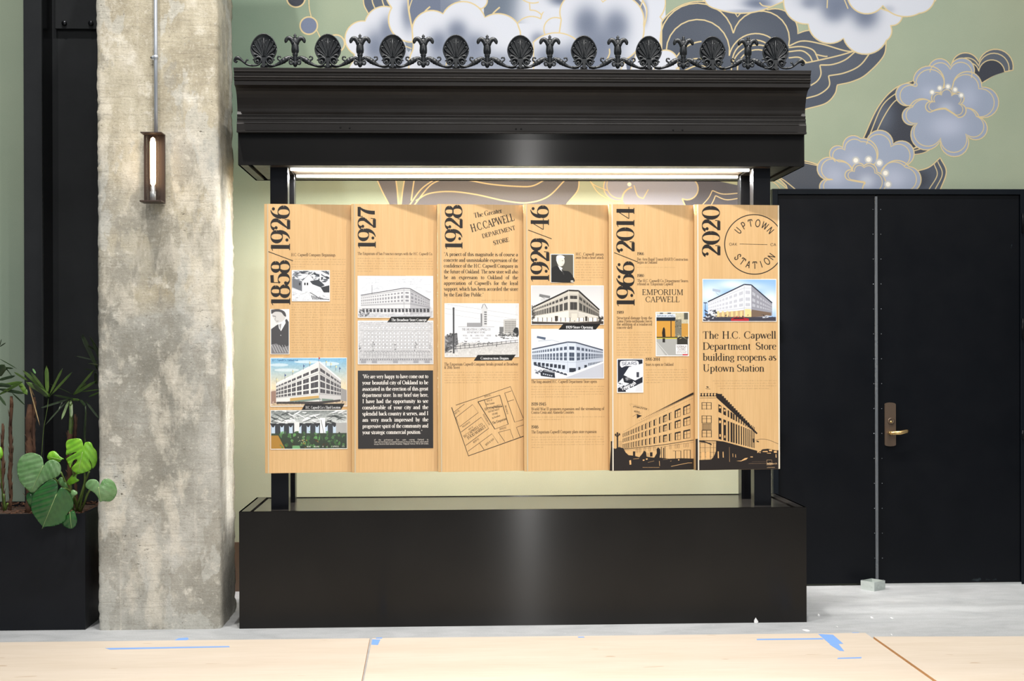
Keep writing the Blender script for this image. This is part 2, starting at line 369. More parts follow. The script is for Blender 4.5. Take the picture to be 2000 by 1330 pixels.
G('o', .58, ('a', .29, .32, .22, .33, 0, 360)); G('p', .64, ('l', .16, -.28, .16, X), ('s', .16, -.28, .12), ('f', .16, X, .1), ('a', .35, .32, .2, .33, -130, 130))
G('q', .64, ('l', .46, -.28, .46, X), ('s', .46, -.28, .12), ('a', .28, .32, .2, .33, 50, 310)); G('r', .46, ('l', .15, 0, .15, X), ('s', .15, 0, .12), ('f', .15, X, .1), ('a', .33, .4, .18, .24, 70, 160), ('d', .4, .57, .06))
G('s', .44, ('a', .21, .48, .14, .16, 40, 230), ('l', .13, .4, .3, .25), ('a', .22, .16, .15, .17, -140, 50)); G('t', .38, ('l', .17, .1, .17, .8), ('a', .28, .12, .11, .13, 180, 300), ('h', .04, X, .33, X))
G('u', .66, ('l', .15, .2, .15, X), ('f', .15, X, .1), ('a', .31, .2, .16, .2, 180, 330), ('l', .5, 0, .5, X), ('f', .5, X, .1), ('s', .54, 0, .07))
G('v', .56, ('l', .1, X, .29, 0), ('t', .29, 0, .47, X), ('s', .1, X, .1), ('s', .47, X, .08)); G('w', .84, ('l', .08, X, .26, 0), ('t', .26, 0, .42, X), ('l', .42, X, .6, 0), ('t', .6, 0, .76, X), ('s', .08, X, .1), ('s', .76, X, .08))
G('x', .58, ('l', .1, X, .46, 0), ('t', .1, 0, .46, X), ('s', .1, X, .09), ('s', .48, 0, .09)); G('y', .56, ('l', .1, X, .29, 0), ('t', .16, -.26, .47, X), ('s', .1, X, .1), ('s', .47, X, .08), ('d', .12, -.24, .06)); G('z', .5, ('h', .06, X, .42, X), ('l', .4, X, .06, 0), ('h', .06, 0, .44, 0))
G('0', .64, ('a', .32, .5, .25, .5, 0, 360)); G('1', .44, ('l', .24, 0, .24, 1), ('s', .24, 0, .16), ('t', .24, 1, .05, .9)); G('2', .62, ('a', .29, .73, .23, .27, -30, 165), ('T', .49, .6, .07, .03), ('w', .07, .05, .52, .05), ('t', .54, .0, .56, .26), ('d', .14, .72, .085))
G('3', .6, ('a', .27, .76, .2, .24, -90, 160), ('a', .28, .27, .24, .27, -160, 90), ('d', .12, .8, .06), ('d', .1, .2, .06)); G('4', .66, ('l', .42, 0, .42, 1), ('s', .42, 0, .15), ('t', .42, 1, .03, .3), ('h', .03, .29, .62, .29)); G('5', .6, ('a', .28, .31, .25, .31, -165, 135), ('t', .12, .52, .13, 1), ('w', .13, .93, .5, .95), ('d', .11, .22, .085))
G('6', .62, ('a', .31, .31, .24, .31, 0, 360), ('a', .44, .48, .37, .52, 95, 185), ('d', .47, .86, .085)); G('7', .6, ('w', .05, .93, .54, .93), ('t', .05, .98, .04, .72), ('a', .74, .1, .5, .9, 120, 185)); G('8', .62, ('a', .31, .75, .2, .24, 0, 360), ('a', .31, .27, .25, .28, 0, 360)); G('9', .62, ('a', .31, .69, .24, .31, 0, 360), ('a', .18, .52, .37, .52, -85, 5), ('d', .15, .14, .085))
def twidth(t, tr=0): return sum(GL.get(c, (.5,))[0]+tr for c in t)
def glyph(cv, ch, org, ux, uy, thick, thin, col, al=1, sans=False):
    """org: origin px; ux, uy: unit vectors (px) for glyph x and y(up)"""
    org = np.array(org, float); ux = np.array(ux, float); uy = np.array(uy, float)
    def T(P): P = np.asarray(P, float); return org+P[:, :1]*ux+P[:, 1:]*uy
    def strip(P, W):
        P = np.asarray(P, float); t = np.gradient(P, axis=0); n = np.stack([-t[:, 1], t[:, 0]], 1); n /= np.maximum(np.hypot(n[:, 0], n[:, 1]), 1e-9)[:, None]
        W = np.asarray(W)[:, None]/2; cv.poly(T(np.vstack([P+n*W, (P-n*W)[::-1]])), col, al)
    for s in GL[ch][1]:
        k = s[0]
        if sans:
            if k in 'sf': continue
            if k == 'd' and ch not in '.,i': continue
        if k in 'lthw':
            P = [(s[1], s[2]), (s[3], s[4])]
            w = thick if k in 'lw' else thin
            if k == 'h': w = thin
            if sans: w = thick
            if k == 'w': w = thick*.9
            strip(P, [w, w])
        elif k == 'T': strip(cr(s[1], s[2], (s[1]+s[3])/2-.02, (s[2]+s[4])/2-.03, s[3], s[4]), np.linspace(thick*.9, thin, 15))
        elif k == 'a':
            t = np.radians(np.linspace(s[5], s[6], 22)); P = np.stack([s[1]+(s[3]-thin/2*0)*np.cos(t), s[2]+s[4]*np.sin(t)], 1)
            W = thin+(thick-thin)*np.abs(np.cos(t))**1.7
            if sans: W = W*0+thick
            strip(P, W)
        elif k == 'd': cv.poly(T(circ(s[1], s[2], s[3], n=10)), col, al)
        elif k == 's': strip([(s[1]-s[3], s[2]), (s[1]+s[3], s[2])], [thin*1.3]*2)
        elif k == 'f': strip([(s[1]-s[3], s[2]-.07), (s[1]+.02, s[2])], [thin*1.6]*2)
def text(cv, t, x, y, cap, x1=None, col=(35, 28, 20), thick=.14, thin=.045, al=1, xs=1.0, ang=0, tr=0, sans=False, align='l'):
    if cap < 9 and not sans: thick = max(thick, .19); thin = max(thin, .085)
    """x,y baseline start; cap: cap height px; justified to x1 when given"""
    ws = [GL.get(c, (.5,))[0]*cap*xs+tr for c in t]; extra = 0
    if x1 is not None:
        tot = sum(ws); ns = t.count(' ')
        nat = (x1-x)
        if ns and tot < nat: extra = (nat-tot)/ns
        elif tot > nat: k = nat/tot; xs *= k; ws = [w*k for w in ws]
        elif not ns: k = nat/tot; xs *= k; ws = [w*k for w in ws]
    if align == 'r': x -= sum(ws)
    if align == 'c': x -= sum(ws)/2
    c, s_ = cos(radians(ang)), sin(radians(ang)); p = 0
    for ch, w in zip(t, ws):
        if ch in GL and ch != ' ':
            glyph(cv, ch, (x+p*c, y-p*s_), (cap*xs*c, -cap*xs*s_), (-cap*s_, -cap*c), thick, thin, col, al, sans)
        p += w+(extra if ch == ' ' else 0)
def body(cv, x0, x1, y, n, step=5, last=.5, col=(92, 58, 22), al=.42, left=None):
    """lines of print too small to read"""
    for i in range(n):
        yy = y+i*step; x = x0; xe = x1 if i < n-1 else x0+(x1-x0)*last
        while x < xe-1:
            w = min(random.uniform(2.5, 9), xe-x); k = x
            while k < x+w-.4:
                h = random.choice([1.3, 1.5, 2.1, 1.4]); cv.rect(k, yy-h, k+random.uniform(.5, .8), yy, col, al*random.uniform(.6, 1.15)); k += random.uniform(.95, 1.25)
            x += w+1.5
def bldg(cv, L, C, R, nl, nr, rows, wall=(235, 235, 235), wall2=None, win=(70, 70, 75), roof=(40, 40, 42), top=.0, rt=2.2, cw=None, line=(120, 120, 125), grid=True, belt=None, gapf=.42):
    """two facades meeting at a corner. L, C, R = (x, ytop, ybottom); rows = list of (v0, v1) along the height; cw: half width of a cut corner"""
    wall2 = wall2 or wall
    def face(a, b, n, wc, rev):
        q = [(a[0], a[1]), (b[0], b[1]), (b[0], b[2]), (a[0], a[2])]; cv.poly(q, wc)
        # projective spacing from the heights
        ha, hb = a[2]-a[1], b[2]-b[1]
        def pt(u, v):
            w = u/hb*1.0; k = (u*ha)/(u*ha+(1-u)*hb) if ha != hb else u
            k = u*ha/(hb*(1-u)+ha*u)
            x = a[0]+(b[0]-a[0])*k; yt = a[1]+(b[1]-a[1])*k; yb = a[2]+(b[2]-a[2])*k; return (x, yt+(yb-yt)*v)
        for i in range(n):
            u0 = (i+.5-gapf*.62)/n; u1 = (i+.5+gapf*.62)/n
            for (v0, v1) in rows: cv.poly([pt(u0, v0), pt(u1, v0), pt(u1, v1), pt(u0, v1)], win, .92)
            if grid:
                um = (u0+u1)/2
                for (v0, v1) in rows: cv.line([pt(um, v0), pt(um, v1)], .35, wc, .7)
        if belt:
            for v in belt: cv.line([pt(0, v), pt(1, v)], .7, line, .8)
        cv.line([pt(0, 0), pt(1, 0)], rt, roof)
    if cw:
        c0 = (C[0]-cw, C[1], C[2]); c1 = (C[0]+cw, C[1]+.8, C[2])
        face(L, c0, nl, wall, 0); face(c0, c1, 1, wall, 0); face(c1, R, nr, wall2, 1)
    else: face(L, C, nl, wall, 0); face(C, R, nr, wall2, 1)
    cv.line([(C[0]-(cw or 0), C[1]), (C[0]-(cw or 0), C[2])], .5, line)
# ------------------------------------------------------------------ the painted mural on the back wall
WALLY = 1.15
def wallpt(P):
    P = np.asarray(P, float); out = np.zeros((len(P), 2))
    for i, (x, y) in enumerate(P):
        q = onY(x, y, WALLY); out[i] = q[0], q[2]
    return out
MX0, MX1, MZ0, MZ1 = -1.6, 4.1, 2.35, 4.25; MS = 620.0
def mtf(P): q = wallpt(P); return np.stack([(q[:, 0]-MX0)*MS, (MZ1-q[:, 1])*MS], 1)
mu = Cv((MX1-MX0)*MS, (MZ1-MZ0)*MS, mtf, ss=2)
GOLD = (218, 197, 146); WH = (212, 216, 226); SL = (96, 108, 132); DK = (60, 70, 87); NV = (30, 38, 54); LV = (160, 171, 194)
def gl(P, w=2.4, c=GOLD): mu.line(P, w, c)
def shape(P, col=DK, blobs=(), c2=SL, w=2.6, edge=True):
    mu.soft(P, col, blobs, c2)
    if edge: mu.line(P, w, GOLD, closed=True)
# small roundels
gl(cr(603, -6, 604, 15, 608, 34), 2.2); gl(cr(618, 58, 622, 66, 626, 74), 2.2); gl(cr(648, 128, 656, 136, 670, 140), 2.4)
for x, y, r, c in ((578, -4, 18, NV), (603, 50, 17, (108, 121, 148)), (656, 85, 17, (145, 160, 154))):
    mu.poly(circ(x, y, r), c); mu.line(circ(x, y, r), 3.2, GOLD)
shape([*arcs(760, -4, 756, -50, 800, -58, 850, -92, 915, -62, 985, -98, 1060, -64, 1130, -96, 1200, -60, 1262, -70, 1298, -8), (1298, 10), (760, 10)], WH, [(1000, -10, 120, 30, .5), (1180, -12, 60, 26, .5)])
shape([*arcs(1372, -6, 1372, -50, 1430, -56, 1490, -90, 1560, -60, 1640, -96, 1715, -58, 1790, -66, 1828, -6), (1828, 2), (1372, 2)], WH, [(1600, -8, 90, 34, .6)])
# dark striped petals, left
shape([*cr(709, -8, 711, 10, 719, 26), (770, 40), (770, -8)], (72, 84, 102))
for p in ((726, -5, 728, 6, 734, 20), (745, -5, 748, 6, 752, 16)): gl(cr(*p))
# cloud A, petal B, dark C
shape([*arcs(765, 15, 744, 13, 713, 41, 675, 66, 692, 106), (690, 118), (678, 140), (820, 140), (820, 20)], WH, [(757, 62, 17, 30, .8), (732, 92, 22, 34, .85), (770, 110, 26, 30, .8)])
mu.poly([(797, -5), (799, 20), (805, 60), (800, 140), (960, 140), (960, -5)], SL)
mu.soft([(860, -5), (960, -5), (960, 40), (860, 40)], (112, 123, 143), [(930, -4, 40, 14, .8)], WH)
shape([*cr(752, -8, 758, 5, 765, 15), *arcs(765, 15, 762, 55, 806, 82), (805, 55), (799, 22), (795, -8)], WH, [(798, 28, 15, 34, .75)])
gl(cr(797, -6, 798, 20, 805, 56), 3); gl(cr(806, -4, 800, 14, 799, 30), 2)
mu.poly([(790, 79), (806, 82), (806, 92), (798, 102), (795, 98)], (118, 131, 147)); gl(cr(788, 79, 797, 82, 807, 82)); gl([(786, 88), (804, 95)], 2)
gl(cr(826, 27, 833, 19, 840, 13), 3)
mu.poly([(940, -8), (1300, -8), (1300, 140), (940, 140)], WH)
mu.soft([(945, -8), (1075, -8), (1075, 80), (945, 40)], (96, 110, 128), [(1040, 0, 34, 60, 1), (1050, 45, 45, 40, 1), (1075, 10, 40, 60, 1)], WH)
shape([*arcs(951, -4, 950, 8, 940, 17), (920, 12), (890, -4)], WH, [(905, 8, 14, 5, .4)])
mu.soft([(1012, 46), (1140, 46), (1140, 140), (1012, 140)], WH, [(1050, 76, 14, 14, .6), (1066, 104, 30, 28, .5)], SL)
# cloud D
D_ = [*arcs(805, 60, 822, 27, 865, 27, 905, 3, 947, 34, 984, 28, 1010, 45), (1016, 62), (1018, 100), (1016, 140), (800, 140), *cr(798, 132, 801, 110, 807, 92, 805, 60)]
shape(D_, WH, [(892, 62, 21, 24, .85), (856, 84, 20, 26, .85), (926, 88, 28, 26, .75), (900, 120, 70, 22, .7), (985, 125, 40, 25, .5)])
gl(cr(871, 128, 873, 118, 876, 104), 2)
gl(cr(962, 27, 968, 21, 976, 14), 3)
for p in ((1011, 45, 1030, 33, 1056, 37), (1056, 37, 1070, 15, 1098, 17), (1066, 70, 1066, 44, 1096, 37), (1018, -3, 1041, 6, 1064, -3), (1035, 20, 1048, 22, 1057, 29)): gl(arcs(*p), 2.3)
gl([(1034, 5), (1035, 20)], 2.2)
mu.soft([(1050, -8), (1108, -8), (1098, 17), (1074, 16), (1056, 26)], WH, [(1096, -2, 24, 13, 1)], SL)
# big heart petal J, cloud K
mu.soft([*arcs(1225, -8, 1260, 20, 1257, 45), (1300, 140), (1225, 140), (1200, -8)], (84, 94, 116), [(1275, 20, 16, 60, 1), (1270, 90, 30, 60, 1)], WH)
shape([*cr(1250, -8, 1262, 15, 1262, 34, 1256, 60), (1230, 140), (1330, 140), (1288, 92), *arcs(1290, 77, 1298, 56, 1289, 33, 1298, 16, 1298, -8)], WH, [(1258, 25, 7, 22, .8)])
J_ = [*arcs(1096, 38, 1096, 10, 1112, -8), (1172, -4), (1177, 4), (1185, -2), *arcs(1200, -8, 1250, 14, 1257, 48, 1250, 88, 1222, 116), (1210, 140), (1110, 140), (1090, 80)]
shape(J_, WH, [(1146, 46, 27, 34, .9), (1203, 50, 26, 32, .85), (1172, 88, 42, 40, .85), (1150, 125, 60, 26, .8)])
gl([(1257, -4), (1250, 15)], 2.4); gl(cr(1190, 95, 1190, 106, 1182, 122), 2.6)
shape([*arcs(1040, 84, 1086, 64, 1126, 78), (1130, 140), (1042, 140)], WH, [(1075, 112, 34, 22, .8), (1125, 115, 30, 34, .8)], edge=False); gl(arcs(1040, 84, 1086, 64, 1126, 78))
gl([(1042, 84), (1042, 140)], 2)
shape([*arcs(1288, 99, 1310, 100, 1321, 111, 1330, 122, 1327, 142), (1275, 142)], WH)
# wave cloud
W_ = [*arcs(1292, 43, 1325, 13, 1375, 3), (1440, -5), (1500, 19), *arcs(1500, 19, 1545, 30, 1558, 66), *arcs(1558, 66, 1588, 59, 1620, 72), (1700, 40), (1731, 79), *cr(1731, 79, 1725, 110, 1692, 145, 1665, 159, 1635, 166), *cr(1635, 166, 1630, 184, 1612, 202, 1574, 213), (1540, 230), (1400, 190), (1327, 140), *arcs(1321, 111, 1310, 100, 1292, 99)]
shape(W_, DK, [(1430, 60, 70, 26, .25), (1600, 120, 90, 34, .3)], (110, 118, 128))
for p in ([*arcs(1289, 79, 1345, 8, 1432, 65)], [*arcs(1432, 65, 1503, 24, 1540, 90)], [*arcs(1301, 99, 1362, 38, 1424, 109)], arcs(1424, 109, 1460, 68, 1505, 74), arcs(1322, 110, 1350, 86, 1370, 81), cr(1320, 135, 1350, 116, 1385, 118, 1420, 140),
          arcs(1430, 118, 1455, 82, 1497, 85), arcs(1428, 138, 1455, 94, 1500, 92), arcs(1440, 138, 1470, 98, 1500, 103), cr(1335, 138, 1365, 128, 1400, 138),
          cr(1540, 90, 1567, 80, 1605, 86, 1655, 100, 1680, 96), cr(1680, 96, 1640, 108, 1597, 118, 1572, 123), cr(1540, 93, 1565, 91, 1588, 98, 1598, 117), cr(1540, 101, 1565, 99, 1580, 108, 1586, 119), cr(1540, 113, 1560, 112, 1575, 122), cr(1592, 106, 1610, 110, 1616, 110),
          cr(1671, 100, 1650, 117, 1625, 126, 1601, 127), cr(1601, 127, 1603, 145, 1596, 158, 1583, 167), cr(1703, 97, 1680, 127, 1650, 142, 1618, 148), cr(1618, 148, 1619, 168, 1600, 184, 1574, 192)): gl(p, 2.7)
# white blossoms top right
shape([*cr(1372, -6, 1385, 12, 1415, 22, 1445, 26, 1485, 21, 1532, 2), (1532, -8)], WH, [(1480, 6, 30, 12, .95), (1450, 22, 30, 4, .4)]); gl(cr(1483, 5, 1490, 11, 1504, 13)); gl([(1436, 26), (1440, 33), (1446, 26)], 2.6)
shape([(1530, -8), *arcs(1530, 2, 1545, 36, 1578, 47, 1600, 80, 1647, 75, 1690, 106, 1731, 79, 1741, 65, 1739, 50, 1755, 45, 1762, 31), (1700, 10), (1680, -8)], WH,
      [(1630, 0, 60, 20, .75), (1628, 22, 24, 22, .8), (1690, 30, 26, 26, .9), (1580, 5, 16, 12, .5), (1660, 10, 40, 22, .7)])
gl([(1616, -5), (1615, 16)], 2.2); gl([(1647, -5), (1656, 17)], 2.2)
shape([(1655, -8), *arcs(1655, -4, 1690, 27, 1724, 11, 1755, 31, 1795, 26, 1818, 14, 1826, -4), (1826, -8)], WH, [(1735, 18, 12, 8, .25)])
# leaves and flowers, right
def flower(petals, ring, dots, cen, blobs, dr):
    for p in petals: shape(arcs(*p[0])+list(p[1]), (152, 164, 186), blobs, (186, 194, 216), 2.2)
    for p in petals:
        c = np.array(cen); Q = np.array(arcs(*p[0])); gl(Q+(c-Q)*.085, 1.8)
    if ring:
        R = arcs(*ring); shape(R, (143, 154, 176), [(cen[0], cen[1]+6, 16, 14, .9)], (186, 194, 212), 2.2); c = np.mean(np.array(R), 0); gl((np.array(R)-c)*.84+c, 1.6)
    for x, y in dots: mu.soft(circ(x, y, dr*1.6), (170, 178, 194), [(x, y, dr*1.2, dr*1.2, 1)], (240, 232, 205)); mu.poly(circ(x, y, dr*.85), (252, 248, 236))
T_ = [*cr(1685, 272, 1714, 210, 1747, 173, 1785, 157), (1800, 230), (1800, 278), *cr(1800, 278, 1788, 288, 1771, 294), (1740, 290)]
shape(T_, NV, [(1722, 225, 26, 40, .8), (1760, 170, 30, 14, .7)], (92, 102, 118))
gl(cr(1697, 267, 1722, 208, 1750, 182, 1770, 171), 2.2); gl(cr(1709, 263, 1726, 228, 1745, 200, 1766, 186), 2.2)
mu.poly([*cr(1771, 294, 1795, 286, 1820, 277), (1835, 278), *cr(1832, 280, 1800, 300, 1772, 303)], (62, 68, 78)); gl(cr(1771, 295, 1795, 286, 1820, 277), 2); gl(cr(1773, 303, 1805, 298, 1834, 279), 2); gl(cr(1772, 298, 1800, 290, 1826, 280), 2)
shape([*arcs(1858, 127, 1878, 104, 1911, 121, 1944, 96, 1978, 137), *cr(1978, 137, 1945, 145, 1918, 162)], (80, 90, 102))
mu.poly([*arcs(1880, 132, 1895, 124, 1911, 140, 1938, 118, 1962, 141), *cr(1960, 141, 1940, 148, 1918, 160)], NV)
gl(arcs(1868, 123, 1890, 113, 1911, 130, 1943, 104, 1970, 139), 2.2); gl(arcs(1885, 124, 1899, 124, 1911, 140, 1938, 117, 1962, 141), 2.2)
fl1 = [((1813, 135, 1830, 115, 1856, 129, 1884, 114, 1901, 147), [(1880, 200), (1830, 190)]),
       ((1861, 166, 1878, 142, 1917, 170, 1950, 196, 1912, 229), [(1870, 220), (1850, 200)]),
       ((1842, 170, 1822, 130, 1783, 158, 1783, 165, 1781, 165, 1749, 186, 1777, 206), [(1820, 210)]),
       ((1817, 199, 1790, 195, 1776, 209, 1763, 233, 1786, 243, 1792, 288, 1836, 275, 1865, 306, 1889, 266, 1928, 252, 1912, 229, 1900, 214, 1880, 212), [(1850, 205)])]
flower(fl1, (1817, 219, 1808, 205, 1822, 199, 1822, 184, 1837, 183, 1849, 170, 1860, 185, 1880, 185, 1876, 203, 1885, 210, 1871, 229, 1858, 220, 1846, 213, 1832, 214, 1817, 219), ((1820, 180), (1835, 172), (1851, 169), (1865, 175), (1877, 186)), (1847, 208), [(1850, 246, 34, 22, .8), (1890, 190, 20, 24, .5), (1815, 180, 18, 14, .5)], 3.8)
shape([*cr(1571, 314, 1590, 319, 1611, 327), (1640, 400), (1548, 400), *cr(1535, 362, 1520, 348, 1505, 340)], (58, 66, 78)); gl(cr(1571, 318, 1590, 322, 1609, 327), 1.8)
for p in ((1504, 352, 1516, 360, 1526, 372), (1511, 350, 1524, 358, 1540, 372), (1520, 345, 1535, 355, 1556, 372)): gl(cr(*p), 2.2)
V_ = [*cr(1780, 336, 1813, 327, 1836, 308), *cr(1836, 308, 1848, 335, 1837, 368, 1830, 380), (1770, 380)]
shape(V_, (66, 76, 92), [(1795, 350, 20, 18, .9)], NV); gl(cr(1824, 320, 1830, 342, 1814, 370), 2); gl(cr(1831, 315, 1840, 340, 1826, 370), 2)
fl2 = [((1692, 276, 1712, 255, 1744, 281, 1782, 288, 1772, 322), [(1740, 360), (1700, 340)]),
       ((1626, 313, 1622, 292, 1646, 288, 1655, 268, 1680, 270, 1710, 285, 1706, 322), [(1700, 350), (1640, 340)]),
       ((1602, 372, 1604, 355, 1621, 351, 1596, 325, 1633, 313, 1650, 316, 1663, 330), [(1690, 350), (1690, 380)]),
       ((1722, 339, 1745, 314, 1775, 325, 1798, 345, 1787, 372), [(1700, 380)])]
flower(fl2, (1660, 352, 1650, 342, 1665, 333, 1671, 320, 1687, 324, 1702, 320, 1712, 336, 1726, 346, 1722, 375, 1700, 390, 1690, 357, 1675, 355, 1660, 352), ((1671, 313), (1696, 311.5), (1717, 318), (1729, 338), (1734, 360)), (1692, 348), [(1665, 312, 18, 14, .5), (1630, 345, 18, 18, .5), (1745, 350, 26, 22, .7)], 5)
# seen through the gap of the display
shape([*cr(735, 348, 747, 375, 761, 402), (1105, 402), *cr(1108, 397, 1128, 372, 1131, 348)], (98, 97, 101), [(900, 380, 300, 14, .6)], (122, 122, 124))
mu.poly([(773, 348), (789, 348), (783, 402), (778, 402)], (160, 164, 132))
for p in ((773, 350, 776, 375, 778, 402), (790, 350, 786, 375, 783, 402), (809, 350, 806, 370, 803, 392), (849, 350, 822, 370, 799, 402), (862, 350, 838, 364, 808, 402), (812, 392, 838, 378, 880, 374, 930, 380, 985, 392, 1030, 396, 1070, 384, 1103, 352), (915, 352, 960, 360, 1010, 364, 1040, 363, 1066, 350)): gl(cr(*p), 2.6)
shape([*arcs(1183, 350, 1182, 378, 1215, 391), (1222, 402), (1336, 402), *arcs(1332, 388, 1362, 378, 1352, 350)], (158, 160, 170), edge=False)
gl(arcs(1183, 350, 1182, 378, 1215, 391)); gl(arcs(1188, 350, 1189, 376, 1215, 387), 1.8); gl(arcs(1218, 402, 1218, 378, 1234, 366), 3)
gl(cr(1238, 362, 1245, 382, 1256, 388), 2); gl([(1256, 388), (1266, 370)], 2); mu.poly(circ(1229, 360, 4), (250, 246, 230))
mu.poly([*arcs(1353, 348, 1362, 376, 1332, 388), (1340, 402), (1460, 402), (1460, 350)], (84, 84, 92)); gl(arcs(1353, 350, 1362, 376, 1332, 388), 2.6); gl([(1332, 388), (1338, 402)], 2.6)
mu.poly([(1385, 350), (1460, 350), (1460, 366)], (175, 178, 140))
for p in ((1370, 402, 1384, 386, 1391, 372), (1391, 372, 1412, 379, 1445, 377), (1388, 402, 1394, 390, 1397, 382), (1397, 382, 1418, 390, 1445, 387)): gl(cr(*p), 2)
gl(cr(1154, 356, 1170, 378, 1205, 398), 2.6); gl(cr(1148, 350, 1162, 362, 1186, 372), 2)
mu.a[..., :3] *= .87
mural_img = mu.image('mural_paint')
# ------------------------------------------------------------------ the six timeline boards: print
PE = [517, 686.5, 855, 1023, 1190, 1357, 1522]
TS = 3.4
def ptop(x): return 397.0+(x-517)*3.6/1005
def pbot(x): return 924.0-(x-517)*6.5/1005
def mkcv(k):
    x0, x1 = PE[k], PE[k+1]
    def tf(P):
        P = np.asarray(P, float); u = (P[:, 0]-x0)/(x1-x0); v = (P[:, 1]-ptop(P[:, 0]))/(pbot(P[:, 0])-ptop(P[:, 0]))
        return np.stack([u*(x1-x0)*TS, v*524*TS], 1)
    return Cv((x1-x0)*TS, 524*TS, tf)
INK = (24, 17, 12); BR = (66, 42, 20); WHT = (245, 245, 245)
def year(cv, t, x0, x1, yb, yt):
    tot = twidth(t); adv = (yb-yt)/tot; p = yb; cap = x1-x0
    for ch in t:
        w = GL[ch][0]*adv; glyph(cv, ch, (x1, p), (0, -adv), (-cap, 0), .2, .042, INK); p -= w
def frame(cv, x0, y0, x1, y1): cv.rect(x0, y0, x1, y1, (248, 247, 244))
def caption(cv, x0, x1, y0, y1, t, sl_=8):
    cv.poly([(x0+sl_, y0), (x1, y0-.3), (x1-sl_, y1-.4), (x0, y1)], (14, 13, 12))
    text(cv, t, (x0+x1)/2, y1-2.6, 5.0, col=(250, 250, 250), align='c', thick=.16, thin=.07, xs=min(1.1, (x1-x0-16)/(twidth(t)*5.0)))
def speck(cv, x0, y0, x1, y1, n, cols, w=(1, 5), h=(.6, 2)):
    for _ in range(n):
        x = random.uniform(x0, x1); y = random.uniform(y0, y1); a = random.uniform(*w)/2; b = random.uniform(*h)/2; q = random.uniform(-.6, .6)
        P = [(x+a*cos(t)*random.uniform(.6, 1.2), y+b*sin(t)*random.uniform(.6, 1.2)+a*q*cos(t)) for t in np.linspace(0, 2*pi, 7)[:-1]]
        P = [(min(max(px, x0), x1), min(max(py, y0), y1)) for px, py in P]; cv.poly(P, random.choice(cols), random.uniform(.5, 1))
PHOTOS = []   # (panel, x0, y0, x1, y1, name, label)
PL = [mkcv(k) for k in range(6)]
# ---- board 1
c = PL[0]
year(c, '1858/1926', 530, 566, 597, 401)
text(c, 'H.C. Capwell Company Beginnings', 569, 499, 5.6, 655, BR, al=.95)
body(c, 569, 675, 506, 4, 4.9, .25); body(c, 569, 675, 595, 6, 5); body(c, 569, 675, 625, 14, 4.9, .5)
for i in range(12): body(c, 649, 675, 529+i*5.0, 1, last=1)
x0, y0, x1, y1 = 571, 527.5, 643, 586.5
frame(c, x0-1, y0-1, x1+1, y1+1); c.grad(x0, y0, x1, y1, (225, 228, 232), (215, 217, 220), 8)
speck(c, x0, y0, x1, 550, 60, [(35, 40, 48), (60, 66, 75), (250, 250, 250), (90, 95, 100)], (4, 18), (2, 6))
c.poly([(571, 541), (590, 548), (590, 568), (571, 560)], (120, 124, 130)); c.poly([(590, 548), (604, 534), (618, 552), (618, 566), (590, 568)], (242, 243, 245)); c.line([(571, 541), (583, 532), (604, 534)], .8, (50, 50, 55)); c.line([(590, 548), (604, 534), (618, 552)], .7, (60, 60, 66))
for q in range(571, 590, 2): c.line([(q, 543+(q-571)*.35), (q, 562+(q-571)*.3)], .5, (60, 62, 70))
for q in (584, 594, 599): c.rect(q, 551, q+3, 556, (40, 42, 46))
c.rect(624, 528, 627, 545, (250, 250, 250)); c.poly([(605, 548), (622, 545), (634, 556), (626, 560), (610, 554)], (50, 54, 60)); c.poly([(626, 560), (643, 556), (643, 570), (632, 570)], (38, 40, 44))
speck(c, 571, 566, 643, 586, 18, [(250, 250, 250), (170, 172, 176)], (4, 16), (1, 4))
c.line(cr(605, 570, 615, 576, 625, 582, 643, 584), 1.2, (60, 60, 64)); [c.line([(608+q*3, 576+q*.8), (611+q*3, 584)], 1.4, (70, 70, 75)) for q in range(8)]
PHOTOS.append((0, x0-1, y0-1, x1+1, y1+1, 'small black and white photo print of snowy roofs'))
x0, y0, x1, y1 = 529.5, 604, 564, 690
frame(c, x0-1, y0-1, x1+1, y1+1); c.grad(x0, y0, x1, y1, (226, 226, 224), (214, 213, 210))
c.poly([(530, 642), (541, 634), (552, 628), (560, 622), (564, 628), (564, 690), (530, 690)], (66, 64, 66)); c.poly([(543, 626), (556, 618), (558, 630), (549, 646), (545, 640)], (244, 244, 242)); c.poly([(545, 633), (550, 631), (548, 645)], (150, 148, 148))
c.poly(cr(531, 607, 545, 604, 555, 608, 558, 618, 553, 626, 546, 629, 540, 630, 536, 622, 532, 616, 531, 607), (205, 202, 198)); c.poly(cr(530, 604, 545, 603, 556, 608, 559, 617, 555, 616, 549, 609, 538, 608, 531, 612, 530, 604), (70, 68, 70))
c.line([(533, 616), (539, 617)], 1, (60, 58, 58)); c.line([(539, 618), (537, 624), (540, 625)], .6, (110, 108, 106)); c.line([(540, 627), (544, 626)], .8, (90, 88, 86))
c.poly([(530, 672), (540, 670), (552, 678), (564, 674), (564, 690), (530, 690)], (120, 118, 120)); [c.line([(531+q*5, 673), (538+q*5, 688)], .9, (230, 230, 230), .7) for q in range(6)]; c.poly(circ(548.5, 654, .9), (200, 200, 200))
PHOTOS.append((0, x0-1, y0-1, x1+1, y1+1, 'portrait photo print of a man in a dark jacket looking down'))
x0, y0, x1, y1 = 529.3, 699, 676, 792.5
frame(c, x0-1, y0-1, x1+1, y1+1.2); c.grad(x0, y0, x1, 760, (120, 178, 214), (240, 214, 172), 4); c.grad(x0, 760, x1, y1, (214, 196, 170), (196, 172, 140), 6)
